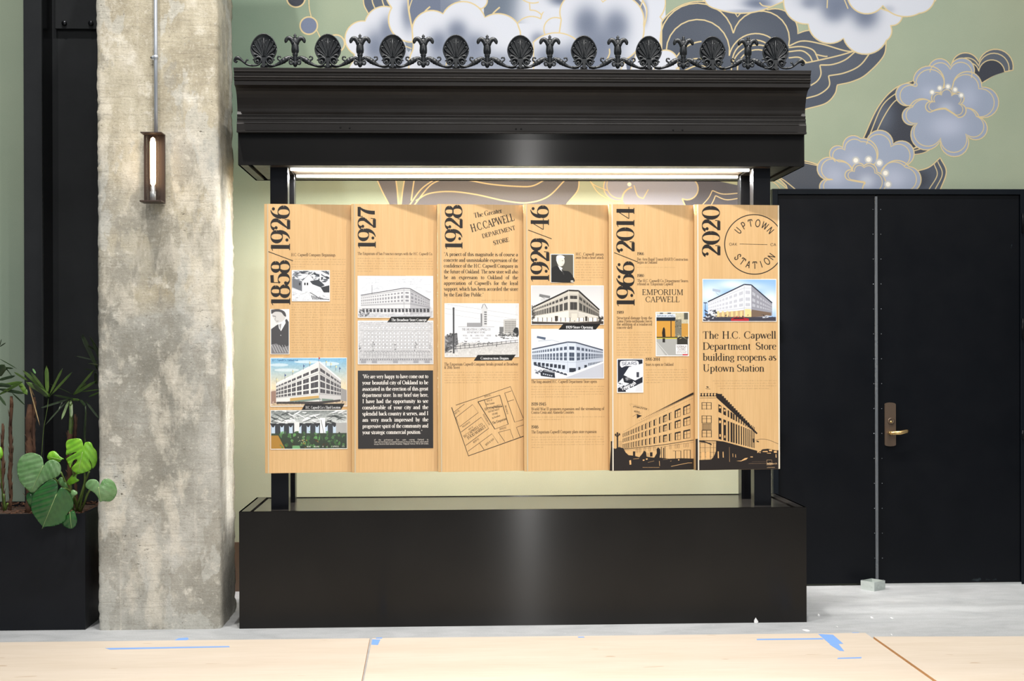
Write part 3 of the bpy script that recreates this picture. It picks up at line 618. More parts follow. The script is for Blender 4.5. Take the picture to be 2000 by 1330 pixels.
for q in ((545, 712, 18, 3), (600, 706, 26, 3), (640, 710, 22, 4), (560, 722, 24, 3)): c.put(c.mask(circ(*q)), (236, 240, 240), .6)
text(c, 'H. C. Capwell Co., Oakland, Cal.', 532, 704.5, 3.4, 582, (40, 80, 120), al=.8)
c.poly([(529.3, 764), (540, 762), (540, 786), (529.3, 788)], (150, 120, 105)); c.poly([(664, 757), (676, 762), (676, 784), (664, 782)], (150, 148, 146))
bldg(c, (539, 749, 785), (623, 706, 788), (665, 742, 782), 9, 6, [(.13, .21), (.3, .42), (.46, .6), (.64, .74)], (226, 224, 220), (196, 194, 192), (58, 56, 60), (236, 234, 230), rt=2.4, belt=[.26, .77], gapf=.62)
c.poly([(566, 777), (622, 772), (622, 777), (566, 783)], (196, 160, 96)); c.poly([(566, 783), (622, 777), (627, 780), (566, 787)], (120, 140, 128)); c.poly([(628, 778), (650, 780), (650, 784), (628, 783)], (120, 138, 126))
c.poly([(540, 784), (623, 784), (664, 780), (664, 784), (623, 789), (540, 788)], (60, 55, 52)); speck(c, 530, 783, 676, 791, 40, [(70, 60, 52), (120, 100, 80), (230, 220, 200)], (1, 5), (.6, 2))
for i, q in enumerate((540, 556, 571, 592, 604, 622, 636, 645, 655, 662)): c.line([(q, 706+abs(q-622)*.5-10), (q, 706+abs(q-622)*.52)], .6, (60, 60, 70)); c.poly([(q, 706+abs(q-622)*.5-9), (q+3, 708+abs(q-622)*.5-9), (q, 709+abs(q-622)*.5-7)], random.choice([(180, 60, 60), (60, 80, 140), (230, 220, 160)]))
PHOTOS.append((0, x0-1, y0-1, x1+1, y1+1.2, 'tinted postcard print of a corner department store with flags'))
x0, y0, x1, y1 = 529.3, 801.5, 676, 876
frame(c, x0-1, y0-1, x1+1, y1+1.3); c.grad(x0, y0, x1, 828, (120, 126, 124), (210, 214, 212), 12)
speck(c, x0, y0, x1, 827, 70, [(30, 34, 34), (60, 66, 64), (240, 242, 240), (250, 250, 250)], (8, 34), (1.5, 4))
c.rect(x0, 827, x1, 848, (52, 56, 60))
for q in range(530, 672, 17): c.rect(q, 829, q+7, 846, (188, 206, 222)); c.poly([(q-3, 826), (q+10, 826), (q+4, 834), (q+2, 834)], (40, 42, 46))
c.rect(624, 816, 634, 852, (236, 238, 236)); c.rect(574, 824, 584, 844, (225, 226, 224)); c.rect(655, 826, 676, 848, (168, 168, 166)); c.line([(626, 820), (632, 850)], 1, (80, 84, 84))
c.grad(x0, 846, x1, y1, (52, 66, 48), (36, 48, 34)); c.poly([(529, 850), (543, 850), (556, 876), (529, 876)], (166, 122, 44))
speck(c, 545, 842, 676, 875, 90, [(78, 128, 66), (96, 150, 84), (60, 100, 52), (40, 52, 36)], (3, 8), (4, 10)); speck(c, 570, 858, 640, 875, 12, [(180, 140, 60), (60, 44, 24)], (3, 8), (3, 6)); c.poly([(571, 870), (584, 870), (586, 876), (570, 876)], (110, 160, 110))
speck(c, 580, 852, 595, 866, 14, [(240, 240, 220), (150, 180, 120)], (1, 3), (1, 4)); text(c, 'ROSE ROOM, H. C. CAPWELL CO.', 598, 873.6, 2.6, 672, (240, 240, 230))
PHOTOS.append((0, x0-1, y0-1, x1+1, y1+1.3, 'tinted photo print of a tea room with green chairs'))
caption(c, 588, 672, 788.5, 800.5, "H.C. Capwell Co.'s Third Location", 7)
# ---- board 2
c = PL[1]
year(c, '1927', 700, 733.5, 486, 401)
text(c, 'The Emporium of San Francisco merges with the H.C. Capwell Co.', 699, 497, 5.2, 845.5, BR, al=.95, thick=.17, thin=.06)
body(c, 699, 846, 505, 6, 4.95, .2)
def sketchy(x0, y0, x1, y1, n, col, w=.5):
    for _ in range(n):
        x = random.uniform(x0, x1); y = random.uniform(y0, y1); p = [(x, y)]; a = random.uniform(0, 6.28)
        for k in range(4): a += random.uniform(-.9, .9); x += cos(a)*4; y += sin(a)*2; p.append((min(max(x, x0), x1), min(max(y, y0), y1)))
        c.line(cr(*[q for r in p for q in r], n=4), w, col, .5)
x0, y0, x1, y1 = 700, 539, 845.5, 619
frame(c, x0-1, y0-1, x1+1, y1+1); c.grad(x0, y0, x1, 598, (232, 234, 238), (224, 226, 230), 5); c.grad(x0, 598, x1, y1, (206, 207, 210), (190, 191, 195), 9)
sketchy(x0, y0+2, x1, 572, 42, (120, 124, 134), .55); c.rect(768, 539, 782, 619, (200, 204, 212), .35)
bldg(c, (705, 576, 610), (795, 562, 614), (840, 585, 610), 17, 9, [(.14, .2), (.27, .37), (.43, .5)], (214, 214, 216), (176, 176, 180), (120, 120, 126), (90, 90, 94), rt=1.6, cw=6, belt=[.07, .56, .6], line=(110, 110, 116))
for q in range(708, 836, 7): c.poly([(q, 603-(q-705)*.01), (q+4.6, 603), (q+4.6, 609), (q, 609)], (60, 60, 64)); c.line([(q-1, 602), (q+6, 602)], .6, (60, 60, 64))
speck(c, 700, 604, 722, 618, 60, [(50, 50, 55), (110, 110, 116)], (1, 3), (2, 5)); sketchy(700, 611, 845, 618, 20, (110, 110, 116)); c.line([(727, 556), (727, 574)], .7, (70, 70, 76))
PHOTOS.append((1, x0-1, y0-1, x1+1, y1+1, 'pencil drawing print of a long corner store building'))
x0, y0, x1, y1 = 700, 627, 845.5, 710
frame(c, x0-1, y0-1.5, x1+1, y1+1); c.grad(x0, y0, x1, y1, (202, 202, 204), (186, 186, 188), 7)
for q in np.arange(702, 844, 3.2): c.line([(q, 629+random.uniform(0, 3)), (q+1.6, 631)], .6, (110, 110, 114))
for yy in (634, 645, 673, 685, 693, 700, 704): c.line([(703, yy), (843, yy)], .5, (120, 120, 124), .8)
for j, yy in enumerate((637, 648, 655, 662, 669, 676)):
    for q in np.arange(711, 838, 7.1):
        if min(abs(q-703), abs(q-728), abs(q-770), abs(q-812), abs(q-841)) < 4 and j > 3: continue
        c.rect(q, yy, q+4, yy+4.4, (226, 226, 228)); c.line([(q, yy), (q+4, yy), (q+4, yy+4.4), (q, yy+4.4)], .5, (104, 104, 108), closed=True)
for q in np.arange(713, 838, 5.4): c.line(circ(q, 689, 2, 3.6, 10, 180, 360), .5, (100, 100, 104)); c.line([(q-2, 689), (q-2, 698)], .4, (110, 110, 114))
for q in (704, 729, 771, 812, 841): c.rect(q-2.2, 668, q+2.2, 685, (180, 180, 182)); speck(c, q-3, 666, q+3, 686, 16, [(90, 90, 94), (230, 230, 230)], (1, 3), (1, 4))
for q in np.arange(703, 842, 4.3): c.rect(q, 700.5, q+2.6, 702.8, (120, 120, 124)); 
for q in (710, 731, 772, 812, 834): c.rect(q-5, 703, q+5, 709, (150, 150, 154))
PHOTOS.append((1, x0-1, y0-1.5, x1+1, y1+1, 'grey elevation drawing print of a flat store front'))
caption(c, 756, 841, 618, 629, 'The Broadway Store Concept', 8)
c.rect(699, 723.5, 845.5, 876, (27, 22, 20))
for i, t in enumerate(['"We are very happy to have come out to', 'your beautiful city of Oakland to be', 'associated in the erection of this great', 'department store. In my brief stay here,', 'I have had the opportunity to see', 'considerable of your city and the', 'splendid back country it serves, and I', 'am very much impressed by the', 'progressive spirit of the community and']):
    text(c, t, 707.5, 738.3+i*12.12, 7.4, 836, (238, 232, 224), thick=.17, thin=.07)
text(c, 'your strategic commercial position."', 707.5, 847.4, 7.4, 824, (238, 232, 224), thick=.17, thin=.07)
for i, t in enumerate(['of the architecture firm upon visiting Oakland to', 'meet with the Emporium-Capwell Company to discuss the new store, which would', 'occupy the entire block between Broadway, Telegraph Avenue, 19th & 20th Streets']): text(c, t, 730, 860.3+i*4, 3.0, 836, (225, 218, 205), thick=.15, sans=True)
PHOTOS.append((1, 699, 723.5, 845.5, 876, 'black quote block with white serif text'))
# ---- board 3
c = PL[2]
year(c, '1928', 870, 903, 488, 401)
text(c, 'The Greater', 927, 425, 9.5, ang=11, xs=.98, thick=.2, thin=.05); text(c, 'H.C.CAPWELL', 922, 452.5, 14, ang=15.5, xs=.78, thick=.19, thin=.09)
text(c, 'DEPARTMENT', 943.5, 464.5, 8, ang=15, xs=1.0, thick=.2, thin=.07); text(c, 'STORE', 965.5, 478, 8, ang=14, xs=1.0, thick=.22, thin=.07)
for i, t in enumerate(['"A project of this magnitude is of course a', 'concrete and unmistakable expression of the', 'confidence of the H.C. Capwell Company in', 'the future of Oakland. The new store will also', 'be an expression to Oakland of the', "appreciation of Capwell's for the loyal", 'support, which has been accorded the store']):
    text(c, t, 867.5, 499.5+i*11.27, 7.0, 1013, INK, thick=.15, thin=.05)
text(c, 'by the East Bay Public."', 867.5, 578.4, 7.0, 945, INK, thick=.15, thin=.05); body(c, 941, 1013, 587, 1, last=1, al=.4)
x0, y0, x1, y1 = 869.5, 593, 1013.5, 696
frame(c, x0-1, y0-1, x1+1, y1+1.2); c.grad(x0, y0, x1, 672, (214, 216, 218), (236, 236, 238), 3); c.grad(x0, 668, x1, y1, (196, 194, 192), (206, 204, 200), 8)
for q in ((593, 640), (602, 660), (612, 655)): c.line([(869, q[0]), (1013, q[0]+22)], .3, (120, 120, 124), .7)
c.poly([(941, 602), (944, 594), (947, 593), (952, 603), (952, 637), (940, 637)], (206, 206, 206)); c.poly([(939, 612), (942, 612), (942, 637), (939, 637)], (120, 120, 122)); [c.rect(946, 608+j*4.5, 951, 610.6+j*4.5, (110, 110, 112)) for j in range(6)]; c.line([(941, 602), (944, 594), (947, 593), (952, 603)], .8, (60, 60, 64))
c.rect(912, 630, 940, 638, (150, 150, 152)); c.poly([(984, 624), (1009, 622), (1009, 656), (984, 656)], (190, 188, 184)); c.rect(976, 638, 984, 656, (110, 110, 110))
for i in range(8):
    for j in range(8): c.rect(987+i*2.8, 627+j*3.5, 988.6+i*2.8, 629+j*3.5, (100, 98, 94))
c.poly(cr(1003, 646, 1007, 640, 1013, 641, 1013, 656, 1003, 656), (40, 42, 44)); speck(c, 968, 648, 1012, 662, 40, [(60, 62, 64), (90, 92, 92), (200, 200, 200)], (3, 10), (2, 5))
c.rect(895, 638, 966, 669, (232, 232, 234)); c.line([(895, 638), (966, 638)], .8, (140, 140, 144)); text(c, 'THE GREATER H.C.CAPWELL CO.', 902, 645, 4.2, 959, (90, 90, 94)); text(c, 'DEPARTMENT STORE', 912, 650.5, 3.4, 948, (110, 110, 114)); text(c, 'WILL BE ERECTED HERE', 904, 656.5, 3, 960, (120, 120, 124)); text(c, 'THE BUILDING WILL', 908, 661.5, 2.6, 954, (130, 130, 134))
c.poly([(869, 656), (893, 650), (895, 672), (869, 690)], (104, 104, 106)); speck(c, 869, 650, 894, 688, 50, [(70, 70, 72), (170, 170, 172), (50, 50, 52)], (2, 8), (2, 6)); c.rect(884.4, 601, 887.6, 690, (58, 58, 60)); c.poly(circ(886, 602, 2), (60, 60, 62))
for dy in (0, 4): c.line([(870, 678+dy), (920, 674+dy*1.2), (1013, 664+dy)], .9, (70, 70, 72))
for q in range(872, 1013, 9): c.line([(q, 676-(q-870)*.09), (q, 685-(q-870)*.12)], .9, (66, 66, 68))
speck(c, 890, 665, 970, 674, 30, [(80, 80, 82), (150, 150, 150)], (3, 8), (1, 3)); c.rect(969.5, 673, 970.8, 677, (40, 40, 40))
PHOTOS.append((2, x0-1, y0-1, x1+1, y1+1.2, 'black and white photo print of a fenced lot with a billboard'))
caption(c, 925, 1008, 693, 704.5, 'Construction Begins', 8)
text(c, 'The Emporium-Capwell Company breaks ground at Broadway', 867.5, 713.6, 5.5, 1013, BR, al=.95); text(c, '& 20th Street', 867.5, 720, 5.5, 898, BR, al=.95)
body(c, 867.5, 1013, 728, 5, 5)
def Q(*v, z=4.749, X0=850, Y0=650): return [(X0+v[i]/z, Y0+v[i+1]/z) for i in range(0, len(v), 2)]
LN = (26, 18, 12)
for p, w in ((Q(150, 690, 305, 1142, 845, 955), 1.3), (Q(190, 670, 700, 500, 850, 870), .9), (Q(850, 848, 755, 880, 790, 970), .8), (Q(170, 735, 270, 660), .7), (Q(190, 785, 345, 665, 398, 740, 225, 870, 190, 785), .7), (Q(238, 920, 425, 783, 495, 887, 280, 1045), .8),
             (Q(395, 640, 600, 580, 678, 850, 552, 895, 395, 640), 1.2), (Q(455, 625, 480, 700, 625, 682), .9), (Q(645, 560, 710, 540), .7), (Q(645, 560, 738, 832, 818, 808), .8), (Q(670, 640, 732, 622), .7), (Q(585, 925, 695, 898, 725, 985), .7), (Q(585, 925, 645, 1013), .7), (Q(300, 1100, 525, 938, 585, 1028), .7), (Q(410, 1025, 450, 1085), .8)): c.line(p, w*1.3, LN)
for t, x, y, cap, a in (('20TH ST.', 456, 600, 15, 14), ('21ST ST.', 182, 758, 15, 38), ('WILLIAM ST.', 252, 880, 14, 34), ('SITE OF', 478, 640, 14, 12), ('The Greater', 470, 672, 16, 10), ('H.C.CAPWELL', 460, 722, 24, 12), ('DEPARTMENT', 492, 742, 15, 14), ('STORE', 530, 766, 16, 14), ('H.C.CAPWELL CO.', 270, 975, 24, 35), ('FOOD MARKET', 305, 990, 26, 34), ('SITE OF', 310, 905, 13, 34), ('19TH ST.', 598, 905, 17, 14), ('18TH ST.', 355, 1025, 16, 36), ('18TH & SAN', 470, 1050, 17, 38), ('The Emporium', 530, 850, 22, 18), ('By Broadway', 530, 800, 14, 20)):
    q = Q(x, y)[0]; text(c, t, q[0], q[1], cap/4.749, ang=a, xs=.86, col=LN, thick=.2, thin=.09)
q = Q(438, 756)[0]; text(c, 'TELEGRAPH AVE', q[0], q[1], 3, ang=-60, xs=.85, col=LN, thick=.2, thin=.09); q = Q(645, 676)[0]; text(c, 'BROADWAY', q[0], q[1], 3, ang=-76, xs=.85, col=LN, thick=.2, thin=.09)
# ---- board 4
c = PL[3]
year(c, '1929/46', 1037, 1072, 551.5, 402)
x0, y0, x1, y1 = 1077, 497, 1120.5, 550.5
frame(c, x0-1.2, y0-1.2, x1+1.2, y1+1.2); c.soft([(x0, y0), (x1, y0), (x1, y1), (x0, y1)], (92, 88, 78), [(1082, 515, 12, 30, .9)], (50, 48, 44))
c.poly(cr(1077, 524, 1088, 519, 1100, 528, 1112, 530, 1120, 540, 1120.5, 551, 1077, 551, n=5), (30, 29, 28)); c.poly(circ(1096, 510, 7.6, 10), (224, 218, 204)); c.poly(cr(1087, 508, 1088, 500, 1096, 498, 1103, 501, 1102, 504, 1093, 504, 1089, 514), (240, 238, 232)); c.line([(1098, 509), (1101, 509)], .8, (90, 80, 70)); c.line([(1098, 516), (1102, 515.5)], .8, (170, 160, 150))
c.poly([(1090, 518), (1099, 523), (1099, 531), (1094, 526)], (240, 238, 232)); c.line([(1098, 526), (1102, 536)], 2, (60, 58, 56)); c.poly(circ(1118, 549, 3, 2), (190, 184, 172))
PHOTOS.append((3, x0-1.2, y0-1.2, x1+1.2, y1+1.2, 'portrait photo print of a white haired man in a dark suit'))
text(c, 'H.C. Capwell passes', 1125.5, 498.5, 5.4, 1181, BR, al=.95); text(c, 'away from a heart attack', 1125.5, 505, 5.4, 1181, BR, al=.95); body(c, 1125.5, 1181, 512.5, 8, 5, .6)
x0, y0, x1, y1 = 1038.5, 558.5, 1180, 633
frame(c, x0-1.2, y0-1.2, x1+1.2, y1+1.2); c.grad(x0, y0, x1, 630, (206, 206, 206), (238, 236, 232)); c.grad(x0, 627, x1, y1, (70, 62, 56), (50, 44, 40))
c.poly([(1054, 574), (1075, 578), (1074, 583), (1053, 579)], (120, 120, 120)); c.line([(1054, 578), (1070, 586)], .8, (90, 90, 90)); c.rect(1056, 583, 1068, 588, (200, 200, 200))
bldg(c, (1041, 600, 628), (1121, 567, 630), (1172, 605, 628), 14, 12, [(.16, .26), (.36, .6)], (196, 190, 178), (150, 144, 134), (50, 48, 46), (34, 30, 28), rt=2.8, cw=10, belt=[.08, .66], line=(230, 226, 216), gapf=.56)
c.poly([(1041, 618), (1111, 607), (1111, 629), (1041, 628)], (232, 228, 218), .85); c.poly([(1131, 608), (1172, 618), (1172, 627), (1131, 629)], (222, 218, 208), .8)
for q in range(1044, 1168, 9): c.rect(q, 621, q+6, 627, (250, 248, 240)); c.rect(q+6, 620, q+7.2, 628, (70, 60, 54))
c.rect(1084, 617, 1090, 627, (60, 52, 46)); c.rect(1144, 618, 1148, 627, (60, 52, 46)); c.rect(1116.5, 612, 1128, 626, (215, 210, 196)); speck(c, 1038.5, 596, 1046, 628, 24, [(40, 38, 36), (80, 76, 70)], (2, 6), (3, 8)); speck(c, 1170, 617, 1180, 629, 20, [(40, 38, 36)], (2, 6), (3, 6))
PHOTOS.append((3, x0-1.2, y0-1.2, x1+1.2, y1+1.2, 'sepia photo print of a corner store with rows of windows'))
x0, y0, x1, y1 = 1038.5, 643.5, 1180, 738.5
frame(c, x0-1.2, y0-1.2, x1+1.2, y1+1.2); c.grad(x0, y0, x1, y1, (236, 240, 246), (222, 226, 234), 3)
c.poly([(1049, 656), (1066, 659), (1065, 664), (1048, 660)], (84, 96, 116)); c.rect(1051, 664, 1076, 672, (214, 220, 228)); c.line([(1051, 666), (1078, 664), (1092, 668)], .8, (150, 158, 170))
bldg(c, (1039, 682, 714), (1117, 668, 728), (1179, 684, 708), 14, 12, [(.14, .25), (.34, .48), (.5, .6)], (206, 214, 226), (186, 194, 208), (52, 62, 80), (70, 78, 94), rt=2.6, cw=8, belt=[.66], line=(150, 160, 176), gapf=.5)
for i, q in enumerate(np.arange(1042, 1106, 8.0)): c.rect(q, 707+i*.9, q+5.5, 712+i*1.3, (44, 50, 62))
c.rect(1112, 719, 1125, 727, (40, 46, 58)); c.rect(1130, 717, 1134, 726, (50, 56, 68)); c.rect(1142, 713, 1147, 721, (40, 46, 58)); [c.rect(q, 709-(q-1150)*.12, q+1.5, 714-(q-1150)*.2, (60, 66, 78)) for q in range(1150, 1178, 3)]
c.poly([(1100, 738.5), (1180, 706), (1180, 738.5)], (188, 192, 202)); c.poly([(1097, 735), (1179, 706), (1180, 709), (1104, 738)], (236, 240, 246))
for i in range(9): x = 1043+i*7.2; y = 712+i*2.3; c.poly([(x, y), (x+2, y-1.6), (x+5, y-1), (x+7, y+1), (x+7, y+3), (x, y+1.6)], (50, 56, 68))
c.poly([(1055, 728), (1062, 722), (1083, 727), (1084, 738), (1056, 734)], (34, 38, 48)); c.line([(1062, 724), (1082, 728)], .9, (220, 224, 230)); [c.rect(1060+i*4, 729+i*.9, 1062.6+i*4, 731.5+i*.9, (190, 196, 206)) for i in range(5)]; speck(c, 1044, 722, 1058, 731, 10, [(40, 44, 54)], (3, 7), (2, 3))
PHOTOS.append((3, x0-1.2, y0-1.2, x1+1.2, y1+1.2, 'bluish photo print of a corner store with cars and a tram'))
caption(c, 1091, 1174, 633, 644, '1929 Store Opening', 9)
text(c, 'The long-awaited H.C. Capwell Department Store opens', 1037, 748, 5.6, 1167, BR, al=.95); body(c, 1037, 1181, 756, 5, 5, .65)
text(c, '1939-1945', 1037, 792, 6, 1066, INK, thick=.2, thin=.08); text(c, 'World War II promotes expansion and the streamlining of', 1037, 801.2, 5.4, 1181, BR, al=.95); text(c, 'Contra Costa and Alameda Counties', 1037, 807.8, 5.4, 1121, BR, al=.95); body(c, 1037, 1181, 815.5, 2, 4.9, .42)
text(c, '1946', 1037, 836.6, 6, 1051, INK, thick=.2, thin=.08); text(c, 'The Emporium-Capwell Company plans store expansion', 1037, 846.2, 5.6, 1166, BR, al=.95); body(c, 1037, 1181, 854.5, 5, 5, .16)
# ---- board 5
c = PL[4]
year(c, '1966/2014', 1204.5, 1239, 600, 403)
text(c, '1966', 1245, 498.4, 5.6, 1258.5, INK, thick=.2, thin=.08); text(c, 'Bay Area Rapid Transit (BART) Construction', 1245, 508.8, 5.3, 1346.5, BR, al=.95); text(c, 'begins in Oakland', 1245, 514.8, 5.3, 1285, BR, al=.95); body(c, 1245, 1322, 523, 1, last=1, al=.3)
text(c, '1980', 1245, 541.2, 5.6, 1258.5, INK, thick=.2, thin=.08); text(c, 'The H.C. Capwell Co. Department Stores', 1245, 551, 5.3, 1346.5, BR, al=.95); text(c, 'rebrand as "Emporium Capwell"', 1245, 557.2, 5.3, 1318, BR, al=.95)
text(c, 'EMPORIUM', 1254.5, 576, 10.4, 1337, INK, thick=.14, thin=.075, sans=False); text(c, 'CAPWELL', 1261.5, 590, 10.4, 1329.5, INK, thick=.14, thin=.075)
text(c, '1989', 1204.5, 613, 5.6, 1218, INK, thick=.2, thin=.08)
for i, t in enumerate(['Structural damage from the', 'Loma Prieta earthquake forces', 'the addition of a reinforced']): text(c, t, 1204.5, 623.6+i*6.2, 5.3, 1274.5, BR, al=.95)
text(c, 'concrete shell', 1204.5, 642.2, 5.3, 1235, BR, al=.95); body(c, 1204.5, 1274.5, 650, 10, 4.95, .8)
x0, y0, x1, y1 = 1283, 611, 1346.5, 694.5
frame(c, x0-1.6, y0-1.6, x1+1.6, y1+1.6); c.grad(x0, y0, x1, y1, (196, 188, 160), (170, 166, 150), 8); c.rect(1283, 613, 1321, 620, (220, 226, 232)); text(c, 'EMPORIUM CAPWELL', 1284, 619, 4, 1320, (60, 80, 110), sans=True, thick=.12)
c.rect(1283, 620, 1321, 628, (28, 36, 46)); c.rect(1290, 611, 1296, 613, (40, 40, 40)); c.rect(1305, 611, 1312, 613, (40, 40, 40)); c.rect(1283, 627, 1320, 659, (206, 150, 62)); c.rect(1311, 627, 1313, 659, (80, 56, 30)); c.rect(1333, 632, 1346.5, 659, (196, 146, 66)); c.rect(1320, 624, 1333, 660, (120, 116, 100)); speck(c, 1320, 624, 1333, 660, 24, [(80, 78, 68), (160, 156, 140)], (2, 5), (1, 4)); c.rect(1338, 611, 1346, 624, (84, 84, 76))
c.poly([(1295, 659), (1294, 650), (1296, 641), (1298, 639), (1300, 643), (1301, 659)], (34, 26, 20)); c.rect(1283, 658, 1346.5, 661.5, (60, 50, 36)); c.rect(1283, 660, 1325, 662, (206, 190, 60)); c.rect(1283, 662, 1346.5, 694.5, (168, 168, 164)); c.poly([(1283, 670), (1300, 694), (1283, 694)], (196, 196, 192)); c.line([(1283, 668), (1306, 694)], .7, (230, 230, 226)); c.rect(1324, 658, 1345, 674, (52, 50, 44)); c.rect(1295, 661, 1300, 669, (40, 36, 34)); speck(c, 1325, 655, 1344, 664, 8, [(210, 200, 150)], (3, 8), (1, 3))
c.rect(1321.5, 673, 1344.5, 692, (240, 238, 238)); text(c, 'SIDEWALK', 1323, 679, 4, 1343, (60, 56, 56), sans=True, thick=.12); text(c, 'CLOSED', 1325, 684, 4, 1341, (60, 56, 56), sans=True, thick=.12); text(c, 'PLEASE USE THE OTHER', 1323, 687.5, 2, 1343, (110, 106, 106), sans=True); text(c, 'SIDE OF THE STREET', 1323, 690.5, 2, 1343, (110, 106, 106), sans=True); c.rect(1335, 692, 1345, 694.5, (190, 40, 50))
PHOTOS.append((4, x0-1.6, y0-1.6, x1+1.6, y1+1.6, 'colour photo print of a boarded up storefront with a sidewalk sign'))
x0, y0, x1, y1 = 1206, 702.5, 1255, 765.5
frame(c, x0-1.6, y0-1.6, x1+1.6, y1+1.6); c.rect(x0, y0, x1, y1, (30, 34, 48)); c.poly([(1216, 735), (1228, 717), (1255, 710), (1255, 765.5), (1222, 765.5)], (228, 230, 234)); c.poly([(1216, 732), (1241, 744), (1241, 752), (1216, 746)], (30, 32, 40)); c.poly([(1206, 748), (1216, 738), (1220, 752), (1206, 758)], (222, 224, 228))
c.poly(cr(1210.5, 714, 1211, 707, 1216, 705, 1240, 704.5, 1247, 707, 1246.5, 714, 1240, 715.5, 1222, 715, 1214, 718, 1210.5, 714, n=4), (240, 240, 244)); text(c, 'SEARS', 1214, 713.4, 6, 1244, (120, 124, 136), ang=2, sans=True, thick=.2)
c.poly([(1206, 761), (1255, 736), (1255, 748), (1212, 765.5), (1206, 765.5)], (34, 36, 46)); text(c, 'Telegraph', 1214, 763.5, 7, ang=25, col=(245, 245, 248), sans=True, thick=.2, xs=.9); text(c, '19TH', 1222, 744, 6, ang=14, xs=.75, col=(240, 240, 244), sans=True, thick=.12); c.rect(1243, 727, 1248, 737, (60, 62, 72)); c.poly([(1244, 752), (1255, 747), (1255, 765), (1240, 765)], (214, 216, 220)); speck(c, 1206, 748, 1218, 762, 8, [(40, 42, 52)], (3, 7), (1, 3))
PHOTOS.append((4, x0-1.6, y0-1.6, x1+1.6, y1+1.6, 'black and white photo print of a street sign and store sign'))
text(c, '1995-2014', 1261, 704.6, 5.6, 1290, INK, thick=.2, thin=.08); text(c, 'Sears is open in Oakland', 1261, 714.6, 5.3, 1317, BR, al=.95); body(c, 1261, 1346.5, 723.5, 6, 4.95, .42)
# two tone street view running over boards 5 and 6
BK = (30, 22, 18)
def Z(x, y): return (1185+x/4.749, 650+y/4.749)
c = PL[4]
def onleft(x, v, rowR, rowL):   # x in zoom units 145..800
    t = (x-145)/655.; return rowL[v]+(rowR[v]-rowL[v])*t
cols = [(145, 10), (162, 12), (180, 12), (197, 13), (220, 14), (240, 16), (265, 16), (290, 19), (322, 21), (355, 22), (392, 24), (435, 28), (487, 22), (525, 36), (580, 26), (637, 54), (718, 64)]
for tR, tL, bR, bL in ((655, 938, 738, 968), (772, 985, 850, 1015), (895, 1035, 975, 1075)):
    for x, w in cols:
        def yy(X, a, b): return b+(a-b)*((X-145)/655.)**1.0
        a = Z(x, yy(x, tR, tL)); b = Z(x+w, yy(x+w, tR, tL)); d = Z(x+w, yy(x+w, bR, bL)); e = Z(x, yy(x, bR, bL))
        if w > 34:
            for p in ((a, b), (a, e), (e, d), (b, d)): c.line(list(p), .7, BK)
            m = ((a[0]+b[0])/2, (a[1]+b[1])/2); m2 = ((e[0]+d[0])/2, (e[1]+d[1])/2); c.line([m, m2], 1.0, BK); c.poly([a, b, (b[0], b[1]+2.6), (a[0], a[1]+2.6)], BK); c.poly([a, (a[0]+2, a[1]), (e[0]+2, e[1]), e], BK); c.line([(a[0], (a[1]+e[1])/2), (b[0], (b[1]+d[1])/2)], .5, BK)
        else:
            c.poly([a, ((a[0]+b[0])/2, (a[1]+b[1])/2), ((e[0]+d[0])/2, (e[1]+d[1])/2), e], BK); c.line([a, b], .8, BK); c.line([b, d], .5, BK, .8); c.line([e, d], .5, BK, .8)
for i in range(46):
    t = (i/45)**.8; x = 300+t*510; y = 815-t*245; h = 4+t*12; c.poly([Z(x-h*.9, y-h*.5), Z(x+h*.5, y-h*.9), Z(x+h*.2, y+h)], BK)
c.line([Z(150, 920), Z(270, 850), Z(810, 575)], .4, BK, .7); c.line([Z(300, 840), Z(810, 610)], .35, BK, .6)
c.line([Z(145, 1080), Z(520, 1043), Z(815, 1000)], 1.3, BK); c.line([Z(145, 1092), Z(520, 1060), Z(815, 1020)], .5, BK, .8)
for x in (270, 300, 345, 390, 435, 585, 640, 664, 722, 750): y = 1110-(x-145)*.098; c.line([Z(x, y-22), Z(x+14, y-23), Z(x+14, y+14), Z(x, y+14)], .6, BK, closed=True)
c.poly([Z(x, y) for x, y in ((35, 1060), (75, 1075), (110, 1058), (150, 1070), (172, 1110), (200, 1135), (250, 1140), (300, 1155), (330, 1120), (345, 1092), (365, 1110), (370, 1150), (440, 1160), (465, 1120), (462, 1080), (480, 1066), (498, 1082), (500, 1120), (492, 1160), (580, 1172), (700, 1168), (815, 1172), (815, 1285), (20, 1285))], BK)
for q in ((240, 1100, 262, 1150), (400, 1110, 425, 1150), (505, 1060, 512, 1170), (540, 1056, 546, 1170), (618, 1098, 690, 1101), (640, 1098, 646, 1170), (690, 1098, 696, 1170), (720, 1090, 785, 1094), (720, 1090, 726, 1170), (750, 1095, 754, 1170), (780, 1090, 786, 1170), (525, 1070, 535, 1165), (380, 1115, 384, 1150)): c.poly([Z(q[0], q[1]), Z(q[2], q[1]), Z(q[2], q[3]), Z(q[0], q[3])], BK)
WD = (222, 176, 118)
for q in ((205, 1180, 225, 1225), (240, 1165, 300, 1172), (330, 1175, 350, 1190), (360, 1165, 380, 1180), (486, 1190, 494, 1240), (520, 1175, 570, 1180), (665, 1176, 680, 1190), (590, 1190, 605, 1196)): c.poly([Z(q[0], q[1]+4), Z(q[2]-3, q[1]), Z(q[2], q[3]-3), Z(q[0]+4, q[3])], WD)
c.line([Z(330, 1250), Z(490, 1252)], .6, WD); c.line([Z(600, 1243), Z(760, 1212), Z(800, 1212)], .9, WD); c.line([Z(380, 1205), Z(440, 1190)], .5, WD)
